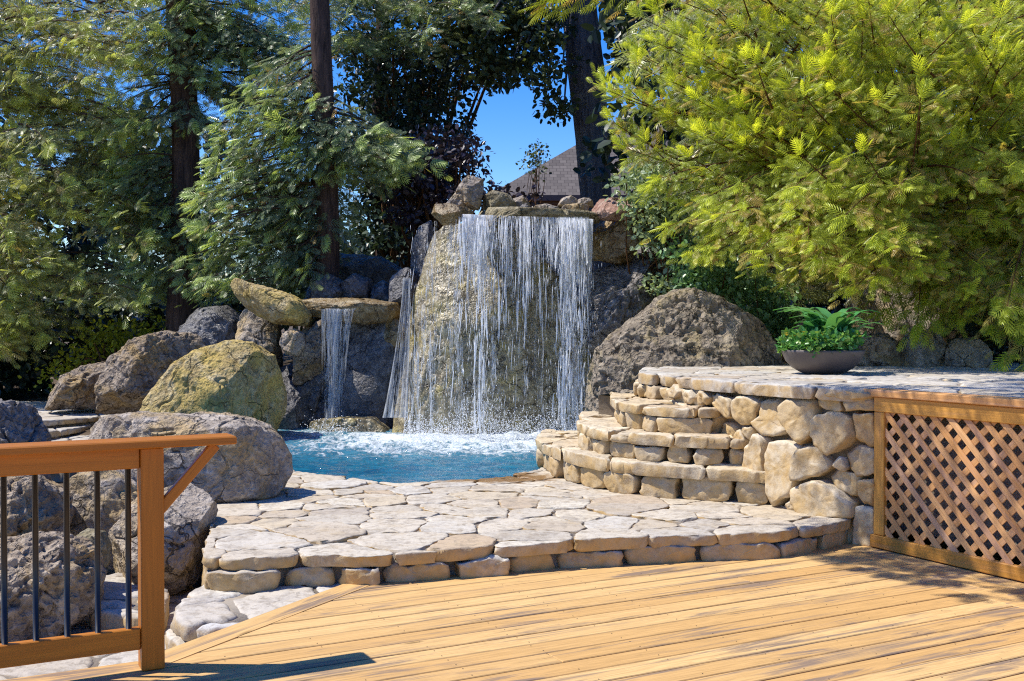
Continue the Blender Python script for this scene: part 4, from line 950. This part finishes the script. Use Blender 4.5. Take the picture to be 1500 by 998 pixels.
def leaves(rg, centres, rad, n, size, flat=.7, sizej=.35):
    """clusters of leaves around the given centres -> arrays"""
    centres = np.asarray(centres); k = len(centres); rad = np.broadcast_to(np.asarray(rad, float), (k,))
    ci = rg.integers(0, k, n); off = nrm(rg.normal(0, 1, (n, 3))) * (rg.random(n) ** .45)[:, None] * rad[ci][:, None]; off[:, 2] *= flat
    O = centres[ci] + off; D = nrm(off) * .6 + rg.normal(0, .7, (n, 3)) + [0, 0, -.25]; N = rg.normal(0, .6, (n, 3)) + [0, 0, .8]
    return O, D, N, size * rg.uniform(1 - sizej, 1 + sizej, n), np.clip(.5 * rg.random(k)[ci] + .5 * rg.random(n), 0, 1), (rg.random(n) ** 3) * .5, rg.random(n)
def in_poly(rg, poly, n):
    p = np.array(poly, float); lo, hi = p.min(0), p.max(0); out = []
    while len(out) < n:
        q = lo + (hi - lo) * rg.random(2)
        if inside(q, p): out.append(q)
    return np.array(out)
MAT['lf_right'] = m_leaf('redwood_new', (.48, .57, .06), (.16, .21, .035), (.80, .88, .09), .52, .38, .4, brown=(.50, .37, .12), bamt=.2)
MAT['lf_left'] = m_leaf('redwood_old', (.44, .47, .20), (.13, .155, .075), (.70, .80, .16), .50, .34, .5, brown=(.46, .36, .16), bamt=.12)
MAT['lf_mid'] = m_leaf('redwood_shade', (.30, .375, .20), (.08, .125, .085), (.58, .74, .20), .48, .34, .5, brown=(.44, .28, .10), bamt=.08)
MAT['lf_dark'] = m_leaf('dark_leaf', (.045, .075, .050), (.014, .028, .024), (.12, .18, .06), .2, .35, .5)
MAT['lf_plum'] = m_leaf('plum_leaf', (.048, .036, .05), (.018, .015, .026), (.12, .08, .09), .12, .35, .5)
MAT['lf_oak'] = m_leaf('oak_leaf', (.085, .12, .05), (.022, .036, .028), (.30, .36, .08), .28, .4, .4)
MAT['lf_ivy'] = m_leaf('ivy_leaf', (.42, .52, .28), (.14, .22, .11), (.70, .76, .48), .3, .35, .5)
MAT['lf_shrub'] = m_leaf('shrub_leaf', (.20, .38, .14), (.06, .14, .06), (.45, .62, .24), .3, .35, .5)
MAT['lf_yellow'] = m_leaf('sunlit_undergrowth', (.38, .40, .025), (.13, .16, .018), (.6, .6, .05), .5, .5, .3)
MAT['bk_red'] = m_bark('redwood_bark', (.035, .025, .022), (.145, .092, .072))
MAT['bk_grey'] = m_bark('oak_bark', (.11, .10, .105), (.31, .28, .275), .8)
MAT['bk_twig'] = m_bark('twig_bark', (.10, .045, .02), (.24, .12, .05), 2)

def trunk(parent, px, Y, r0, zt=10., mat='bk_red', name='trunk', wob=.05, seed=0, z0=-.4):
    pts = []; n = 26
    for i in range(n):
        z = z0 + (zt - z0) * i / (n - 1); b = P(px, 400, Y); pts.append((b[0] + wob * math.sin(z * .9 + seed), Y + wob * math.cos(z * .7 + seed), z))
    a = Acc(); rr = r0 * (1 - .035 * np.linspace(0, zt - z0, n)) * (1 + .5 * np.exp(-np.linspace(0, zt - z0, n) * 1.5)); tube(a, pts, rr, 28, jit=.16, seed=seed)
    return a.build(name, MAT[mat], parent)

# --- right: bright young redwood
t7 = empty('redwood_tree'); tag(t7, 'big bright yellow-green redwood spreading over the terrace at the right', 'tree')
trunk(t7, 1345, 12.4, .2, 8.5, seed=3)
b = Boughs(70); r = b.r
poly7 = [(905,60),(880,120),(900,190),(935,250),(950,300),(990,355),(1050,395),(1110,418),(1180,430),(1250,425),(1330,440),(1420,470),(1520,500),(1620,480),(1620,-60),(1000,-60),(935,0)]
tx, ty = P(1345, 400, 12.4)[0], 12.4
for q in in_poly(r, poly7, 420):
    e = min(1, max(0, (q[0] - 890) / 420.)); Yd = 11.6 - 2.5 * math.sin(e * PI / 2) * r.uniform(.25, 1.) + .3 * r.normal()
    if q[1] > 380: Yd = max(Yd, 9.3)
    tip = P(q[0], q[1], Yd); ax = np.array([tx, ty, tip[2]]); L = r.uniform(.9, 1.7); v = ax - tip; v[2] = 0; ds = np.linalg.norm(v) + 1e-6
    low = q[1] > 230
    start = tip + v / ds * min(L, ds * .9) + np.array([r.normal(0, .25), r.normal(0, .2), (.30 if low else -.38) * r.uniform(.5, 1.3)])
    b.bough(start, tip, rise=.10 if low else -.05, droop=.32 if low else .08, twig=.42, spray=.148, step=.125, tipamt=.5 if low else 1.0, up_tip=.05 if low else .6, dens=.068, rad=.012, old=max(0, (q[1] - 190) / 300. + (q[0] - 1200) / 1500.))
# long bough reaching over the deck, above the frame
for q in range(54):
    if q < 32:
        aa, bb = r.uniform(-.15, 1.7), r.uniform(-.25, .42); zz_ = r.uniform(3.3, 3.9); g_ = Lc - Nd * aa - Bd * bb
        tip = np.array([g_[0] - .58 / .93 * zz_, g_[1] + .02 * zz_, zz_])
    else: tip = np.array([r.uniform(.9, 2.6), r.uniform(6.5, 8.2), r.uniform(3.95, 4.6)])
    start = tip + np.array([r.uniform(.5, .8), r.uniform(.6, .9), r.uniform(.1, .4)])
    b.bough(start, tip, .08, .2, .24, .17, .15, .5, rad=.010)
wp = [P(1345, 60, 12.4), np.array([3.6, 9.6, 4.5]), np.array([2.0, 7.2, 4.3]), np.array([.7, 5.6, 3.8])]
tube(b.wood, smooth_line(wp, 2), np.linspace(.06, .015, len(smooth_line(wp, 2))), 6)
for q in in_poly(r, [(1260,430),(1450,440),(1480,520),(1400,540),(1300,480)], 3):      # drooping skirts over the shaded rocks
    tip = P(q[0], q[1], r.uniform(9.6, 10.4)); b.bough(tip + np.array([.4, .9, .7]), tip, .15, .4, .4, .2, .14, .25, rad=.012)
for q in in_poly(r, [(1470,440),(1600,440),(1600,530),(1480,520)], 12):
    tip = P(q[0], q[1], r.uniform(8.6, 9.8)); b.bough(tip + np.array([.6, .8, .8]), tip, .15, .4, .4, .17, .13, .25, rad=.012, old=.5)
b.build(t7, SP_HI, MAT['lf_right'], MAT['bk_twig'])

# --- darker redwood behind it
t8 = empty('redwood_tree'); tag(t8, 'dull olive redwood behind the bright one, right of the tall trunk', 'tree')
trunk(t8, 1120, 15.5, .22, 9., seed=9)
b = Boughs(71); r = b.r
for q in in_poly(r, [(915,-40),(905,60),(930,170),(925,290),(960,370),(1100,420),(1500,470),(1700,470),(1700,-60)], 105):
    tip = P(q[0], q[1], r.uniform(12.6, 14.6)); v = np.array([P(1120, 400, 15.5)[0] + (1.5 if q[0] > 1200 else 0), 15.5, tip[2]]) - tip; v[2] = 0; v = nrm(v)
    b.bough(tip + v * r.uniform(1, 1.8) + [0, 0, .3], tip, .1, .25, .65, .3, .2, .3, dens=.13, rad=.016)
b.build(t8, SP_LO, MAT['lf_left'], MAT['bk_twig'])

# --- left group of redwoods
def redwood(label, px, Y, r0, poly, n, seed, mat, Ylo, Yhi, Lr=(.9, 1.7), twig=.6, spray=.26, tipamt=.5, tpl=SP_LO, dens=.12, step=.18, zt=10.):
    t = empty('redwood_tree'); tag(t, label, 'tree'); trunk(t, px, Y, r0, zt, seed=seed)
    b = Boughs(seed); r = b.r; ax0 = P(px, 400, Y)[0]
    for q in in_poly(r, poly, n):
        tip = P(q[0], q[1], r.uniform(Ylo, Yhi)); v = np.array([ax0, Y, tip[2]]) - tip; v[2] = 0; ds = np.linalg.norm(v) + 1e-6
        L = min(r.uniform(*Lr), ds * .95)
        b.bough(tip + v / ds * L + [0, 0, r.uniform(.05, .5)], tip, .12, .28, twig, spray, step, tipamt, dens=dens, rad=.018, up_tip=.15)
    b.build(t, tpl, MAT[mat], MAT['bk_red']); return t
redwood('dense olive redwood filling the left edge of the view', -70, 18.4, .3, [(-80,-50),(240,-50),(235,60),(215,150),(245,250),(235,330),(245,400),(180,455),(60,500),(-20,520),(-80,500)], 310, 60, 'lf_left', 15.0, 19.2, Lr=(.9, 1.7), twig=.7, tpl=SP_LO, spray=.215, dens=.095, tipamt=.85, step=.18)
redwood('redwood with shaggy reddish trunk, left of the pair of dark trunks', 267, 15.9, .225, [(190,-50),(450,-50),(452,150),(430,200),(370,170),(300,190),(220,190),(230,290),(330,280),(300,380),(250,430),(170,440),(150,300)], 190, 61, 'lf_mid', 15.3, 16.5, tipamt=.7, spray=.2, dens=.095)
redwood('redwood with straight dark trunk at the middle, blue-green boughs', 475, 14.55, .155, [(280,330),(300,230),(340,150),(390,90),(440,100),(480,170),(560,190),(640,230),(610,260),(500,260),(500,330),(460,400),(400,420),(300,440),(250,400),(300,330)], 165, 62, 'lf_mid', 14.1, 15.4, tipamt=.9, spray=.2, dens=.095)
redwood('tall redwood behind, only its upper boughs spreading above the dark trunk', 560, 20.5, .16, [(400,-50),(760,-50),(740,30),(640,70),(560,60),(470,80),(400,40)], 75, 63, 'lf_mid', 16.5, 19.5, Lr=(1.2, 2.4), tipamt=.4, spray=.22)
# --- undergrowth and far trees
def leafy(name, label, cat, poly, n, clumps, Ylo, Yhi, size, mat, seed, crad=.35, stems=None, kind=None, flat=.7, bark='bk_twig'):
    rg = np.random.default_rng(seed); q = in_poly(rg, poly, clumps); c = np.array([P(a_, b_, rg.uniform(Ylo, Yhi)) for a_, b_ in q])
    par = empty(name) if kind is None else None
    arr = leaves(rg, c, crad * rg.uniform(.6, 1.3, clumps), n, size, flat)
    if kind: o = crown(name, LEAF, *arr, MAT[mat], None); tag(o, kind=kind); return o
    tag(par, label, cat); crown('crown' if cat == 'tree' else 'foliage', LEAF, *arr, MAT[mat], par)
    if stems:
        a = Acc()
        for (p0_, r0_, amp) in stems:
            p0_ = np.array(p0_)
            for i in rg.choice(clumps, min(clumps, amp), replace=False):
                m = (p0_ + c[i]) / 2 + rg.normal(0, .15, 3); w = smooth_line([p0_, m, c[i]], 2); tube(a, w, np.linspace(r0_, r0_ * .15, len(w)), 5, cap=False)
        a.build('branches' if cat == 'tree' else 'stems', MAT[bark], par)
    return par
leafy('broadleaf_tree', 'dark broadleaf tree against the sky right of the straight dark trunk', 'tree', [(495,60),(560,50),(640,40),(720,60),(740,110),(700,130),(680,180),(650,250),(630,330),(600,360),(520,380),(495,330),(530,250),(560,180),(500,130)], 11500, 130, 19., 22., .105, 'lf_dark', 80, .5, [((P(600, 430, 20.5)), .09, 60)])
leafy('plum_shrub', 'dark purple-leaved plum shrub behind the top of the large waterfall', 'shrub', [(590,215),(650,195),(685,205),(705,245),(722,278),(790,287),(800,292),(700,294),(650,300),(600,330),(570,300)], 3300, 75, 15.2, 16.6, .085, 'lf_plum', 81, .26, [((P(650, 400, 15.9)), .04, 50)])
oak = empty('oak_tree'); tag(oak, 'tall oak with thick bare grey trunk in front of the house', 'tree')
cl = [(878,420),(874,300),(870,240),(866,180),(860,120),(853,60),(847,0),(840,-60),(830,-140),(815,-260)]
a = Acc(); pts = smooth_line([P(x, y, 20.) for x, y in cl], 2); tube(a, pts, np.interp(pts[:, 2], [0, 3, 6, 10], [.36, .27, .33, .24]), 36, jit=.07, seed=5)
o = a.build('trunk', MAT['bk_grey'], oak)
rg = np.random.default_rng(82); cpx = np.concatenate([in_poly(rg, [(690,-60),(835,-60),(820,60),(828,110),(832,170),(820,190),(790,170),(800,100),(760,110),(720,130),(690,90)], 66), in_poly(rg, [(895,-60),(970,-60),(960,40),(915,110),(898,60)], 24), in_poly(rg, [(560,-60),(700,-60),(720,80),(640,100)], 30)])
cc = np.array([P(x, y, rg.uniform(18.2, 20.4)) for x, y in cpx]); crown('crown', LEAF, *leaves(rg, cc, .34 * rg.uniform(.5, 1.3, len(cc)), 9500, .11), MAT['lf_oak'], oak)
a = Acc(); root = P(850, -90, 20.)
for i in range(0, len(cc), 2):
    w = smooth_line([root + [0, 0, rg.uniform(-.4, 1)], (root + cc[i]) / 2 + [0, 0, .5], cc[i]], 2); tube(a, w, np.linspace(.06, .01, len(w)), 5, cap=False)
a.build('branches', MAT['bk_grey'], oak)
leafy('sapling', 'thin wispy sapling against the sky left of the house roof', 'tree', [(770,262),(776,218),(788,206),(796,225),(792,258)], 240, 30, 26, 27, .08, 'lf_oak', 83, .3, [((P(783, 330, 26.5)), .014, 14)])
leafy('shrub', 'sunlit yellow-green undergrowth below the left redwoods', 'shrub', [(70,560),(95,520),(140,490),(200,465),(240,470),(235,500),(190,530),(140,565)], 1700, 45, 15.8, 17., .07, 'lf_yellow', 84, .4, [((P(170, 560, 15.8)), .04, 25)])
leafy('ivy', 'pale variegated ivy hanging over rocks right of the large waterfall', 'climbing plant', [(925,255),(960,245),(1000,300),(1010,370),(1000,440),(965,450),(960,380),(940,330),(905,315),(900,285)], 3400, 70, 12.0, 12.6, .062, 'lf_ivy', 85, .2, [((P(985, 470, 12.5)), .02, 30)])
leafy('shrub', 'small-leaved green shrub behind the huge brown boulder', 'shrub', [(990,360),(1060,370),(1130,420),(1180,450),(1190,520),(1130,500),(1090,455),(1040,430),(1000,420)], 5200, 80, 11.6, 12.6, .062, 'lf_shrub', 86, .25, [((P(1090, 560, 12.2)), .02, 30)])
leafy('shrub', 'shaded green shrub at the right edge behind the terrace rocks', 'shrub', [(1380,430),(1560,420),(1600,560),(1480,560),(1440,520)], 3600, 60, 10.6, 12.2, .07, 'lf_dark', 87, .3, [((P(1500, 570, 11.5)), .02, 20)])
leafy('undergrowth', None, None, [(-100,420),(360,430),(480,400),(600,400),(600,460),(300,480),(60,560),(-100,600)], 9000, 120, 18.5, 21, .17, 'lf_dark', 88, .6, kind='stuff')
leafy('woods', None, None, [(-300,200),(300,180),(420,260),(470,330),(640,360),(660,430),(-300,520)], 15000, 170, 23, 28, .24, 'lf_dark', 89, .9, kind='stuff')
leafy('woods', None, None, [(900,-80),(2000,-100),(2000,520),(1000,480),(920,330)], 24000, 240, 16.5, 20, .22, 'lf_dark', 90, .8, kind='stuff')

# ------------------------------------------------------------------ house
def m_roof():
    t = NT('roof_shingle'); uv = t.uv()
    b = t.node('ShaderNodeTexBrick'); t.put(b.inputs['Vector'], uv); b.inputs['Scale'].default_value = 1; b.inputs['Brick Width'].default_value = .2; b.inputs['Row Height'].default_value = .17
    b.inputs['Mortar Size'].default_value = .008; b.inputs['Color1'].default_value = (.11, .095, .085, 1); b.inputs['Color2'].default_value = (.19, .165, .145, 1); b.inputs['Mortar'].default_value = (.05, .042, .04, 1)
    n = t.noise(t.pos(), 3, 5); c = t.mix(t.ma('MULTIPLY', n, .5), b.outputs[0], (.10, .085, .08))
    return t.done(t.pbr(c, .9, .2, t.bump(b.outputs['Fac'], -1., .05)))
MAT['roof'] = m_roof(); MAT['trim'] = m_simple('house_trim', (.20, .11, .08), .6, .3); MAT['hwall'] = m_simple('house_wall', (.10, .12, .13), .8, .2)
MAT['glass'] = m_simple('window_glass', (.02, .05, .10), .06, .8, .2, 3, 0)
house = empty('house'); tag(house, 'house with brown shingled hip roof behind the oak trunk', 'house')
HY = 30.
e0 = P(715, 286, HY); e1 = np.array([e0[0] + 11, HY, e0[2]]); ez = e0[2]
rl = P(925, 166, HY + 4.2); rr_ = rl + np.array([3.2, 0, 0])
bk = 8.4
V = np.array([e0, e1, [e1[0], HY + bk, ez], [e0[0], HY + bk, ez], rl, rr_])
Fs = [(0, 1, 5, 4), (1, 2, 5), (2, 3, 4, 5), (3, 0, 4)]
uv = []
for f in Fs:
    pA = V[f[0]]; ud = nrm(V[f[1]] - pA); nn = nrm(np.cross(ud, V[f[-1]] - pA)); vd = np.cross(nn, ud)
    uv += [(float(np.dot(V[i] - pA, ud)), float(np.dot(V[i] - pA, vd))) for i in f]
link_mesh('roof', V, Fs, MAT['roof'], house, False, uv=uv)
def hb(name, x0, x1, y0, y1, z0, z1, mat):
    a = Acc(); box(a, (0, 0, 0), (1, 0, 0), (0, 1, 0), (0, 0, 1), (x0, x1), (y0, y1), (z0, z1), bev=0, uv=False); return a.build(name, MAT[mat], house, False)
hb('gutter', e0[0] - .05, e1[0] + .05, HY - .12, HY + .02, ez - .16, ez - .01, 'trim')
hb('soffit', e0[0] + .05, e1[0] - .05, HY + .03, HY + 7.8, ez - .24, ez - .12, 'trim')
hb('wall', e0[0] + .5, e1[0] - .5, HY + .6, HY + 7.6, .2, ez - .25, 'hwall')
w = hb('window', e0[0] + 1.2, e0[0] + 2.6, HY + .52, HY + .59, ez - 1.5, ez - .42, 'trim'); hb('pane', e0[0] + 1.28, e0[0] + 2.52, HY + .50, HY + .517, ez - 1.42, ez - .5, 'glass').parent = w

# ------------------------------------------------------------------ planter
pc = G(1206, 548, TZ); bowl_r = 59 / (F / pc[1])
prof = [(.0, .0), (.40, .0), (.55, .02), (.74, .09), (.90, .20), (1.0, .34), (1.015, .375), (.97, .385), (.93, .36), (.80, .30), (.0, .30)]
n = 56; V = []
for i, (r_, z_) in enumerate(prof):
    for j in range(n): V.append((r_ * bowl_r * math.cos(2 * PI * j / n), r_ * bowl_r * math.sin(2 * PI * j / n), z_ * bowl_r * 1.55))
Fs = [(i * n + j, i * n + (j + 1) % n, (i + 1) * n + (j + 1) % n, (i + 1) * n + j) for i in range(len(prof) - 2) for j in range(n)]
MAT['bowl'] = m_simple('bowl_clay', (.105, .085, .078), .45, .45, .2, 14, .1)
pl = link_mesh('planter_bowl', V, Fs, MAT['bowl']); pl.location = (pc[0], pc[1] + .02, TZ + .004); tag(pl, 'wide dark clay bowl planter standing on the stone terrace', 'planter')
a = Acc(); a.add([(.9 * bowl_r * math.cos(2 * PI * j / 32), .9 * bowl_r * math.sin(2 * PI * j / 32), .32 * bowl_r * 1.55) for j in range(32)], [tuple(range(32))]); a.build('soil', MAT['dirt'], pl)
rim = np.array([pc[0], pc[1] + .02, TZ + .33 * bowl_r * 1.55])
MAT['lf_fern'] = m_leaf('arching_leaf', (.10, .36, .11), (.03, .16, .06), (.32, .56, .22), .3, .28, .6)
MAT['lf_bed'] = m_leaf('bedding_leaf', (.12, .34, .07), (.03, .15, .06), (.40, .52, .08), .3, .35, .5)
MAT['petal'] = m_leaf('petal', (.75, .35, .03), (.7, .55, .06), (.8, .6, .1), .3, .5, .3)
rg = np.random.default_rng(91)
fern = empty('leafy_plant'); tag(fern, 'tall arching dark green leaves at the back of the bowl planter', 'plant')
a = Acc()
for i in range(54):
    th = rg.uniform(0, 2 * PI); L = rg.uniform(.34, .62); b0 = rim + [.06 + rg.normal(0, .08), .05 + rg.normal(0, .06), 0]; out = np.array([math.cos(th), math.sin(th), 0]); sd = np.array([-out[1], out[0], 0])
    V = []; m = 7
    for k in range(m):
        t = k / (m - 1); c = b0 + out * L * (.15 * t + .55 * t ** 1.9) + np.array([0, 0, L * (1.30 * t - .72 * t ** 2.4)]); w = .044 * math.sin(PI * min(1, .08 + t * .92)) ** .7 * rg.uniform(.9, 1.1)
        V += [c - sd * w, c + [0, 0, -.006], c + sd * w]
    a.add(V, [(3 * k + e, 3 * k + e + 1, 3 * k + e + 4, 3 * k + e + 3) for k in range(m - 1) for e in (0, 1)], (rg.random(), rg.random() * .4, 0))
a.build('leaves', MAT['lf_fern'], fern)
bed = empty('flowering_plant'); tag(bed, 'low bright green bedding plants with orange and yellow flowers at the front of the bowl', 'plant')
cs = np.array([rim + [.86 * bowl_r * math.sqrt(u_) * math.cos(v_) - .03, .86 * bowl_r * math.sqrt(u_) * math.sin(v_) - .04, .05 + .07 * w_] for u_, v_, w_ in zip(rg.random(60), rg.uniform(0, 2 * PI, 60), rg.random(60))])
O, D, N, S, R_, T_, B_ = leaves(rg, cs, .085, 3300, .045, .95); D[:, 2] += .7
crown('foliage', LEAF, O, D, N, S, R_, T_ * 1.6, B_, MAT['lf_bed'], bed)
for i in range(46):
    a = Acc()
    th = rg.uniform(PI * .75, PI * 1.9); c = rim + [bowl_r * rg.uniform(.5, .98) * math.cos(th), bowl_r * rg.uniform(.5, .95) * math.sin(th), rg.uniform(.09, .17)]
    s_ = rg.uniform(.006, .011); q = rg.random()
    for k in range(5):
        an = k * 2 * PI / 5; d = np.array([math.cos(an), math.sin(an) * .5, .5]); e = np.array([-math.sin(an), math.cos(an), 0]) * .6
        a.add([c, c + (d + e) * s_, c + d * s_ * 1.7, c + (d - e) * s_], [(0, 1, 2, 3)], (q, .2, 0))
    a.build('flower', MAT['petal'], bed)

# ------------------------------------------------------------------ light, sky, camera
sun_dir = nrm(np.array([-.58, .02, .93])); elev = math.asin(sun_dir[2]); az = math.atan2(sun_dir[0], sun_dir[1])
sl = bpy.data.lights.new('sun', 'SUN'); sl.energy = 4.5; sl.angle = R(.53); sl.color = (1, .95, .86)
so = bpy.data.objects.new('sun', sl); col.objects.link(so); so.rotation_euler = Vector(-sun_dir).to_track_quat('-Z', 'Y').to_euler()
w = bpy.data.worlds.new('World'); scene.world = w; w.use_nodes = True
nt = w.node_tree; bg = nt.nodes['Background']; sky = nt.nodes.new('ShaderNodeTexSky'); sky.sky_type = 'NISHITA'; sky.sun_disc = False
sky.sun_elevation = elev; sky.sun_rotation = az; sky.air_density = 1.0; sky.dust_density = .3; sky.ozone_density = 3.5; sky.altitude = 600
hs = nt.nodes.new('ShaderNodeHueSaturation'); hs.inputs['Hue'].default_value = .517; hs.inputs['Saturation'].default_value = 1.45; hs.inputs['Value'].default_value = .95
nt.links.new(sky.outputs[0], hs.inputs['Color']); nt.links.new(hs.outputs[0], bg.inputs['Color']); bg.inputs['Strength'].default_value = .15
cam = bpy.data.cameras.new('camera'); co = bpy.data.objects.new('camera', cam); col.objects.link(co)
cam.sensor_width = 36; cam.lens = 36 * F / 1500.; cam.clip_start = .05; cam.clip_end = 3000
co.location = (0, 0, CAMH); co.rotation_euler = (PI / 2 - PITCH, 0, 0); scene.camera = co
vs = scene.view_settings; vs.view_transform = 'Standard'; vs.look = 'None'; vs.gamma = 1; vs.exposure = .55; vs.use_curve_mapping = False
c = scene.cycles; c.use_denoising = False; c.pixel_filter_type = 'BLACKMAN_HARRIS'; c.filter_width = 1.15; c.use_adaptive_sampling = False; c.max_bounces = 8; c.diffuse_bounces = 4; c.glossy_bounces = 3; c.transparent_max_bounces = 12; c.transmission_bounces = 4
c.caustics_reflective = False; c.caustics_refractive = False; c.sample_clamp_indirect = 6
scene.render.film_transparent = False
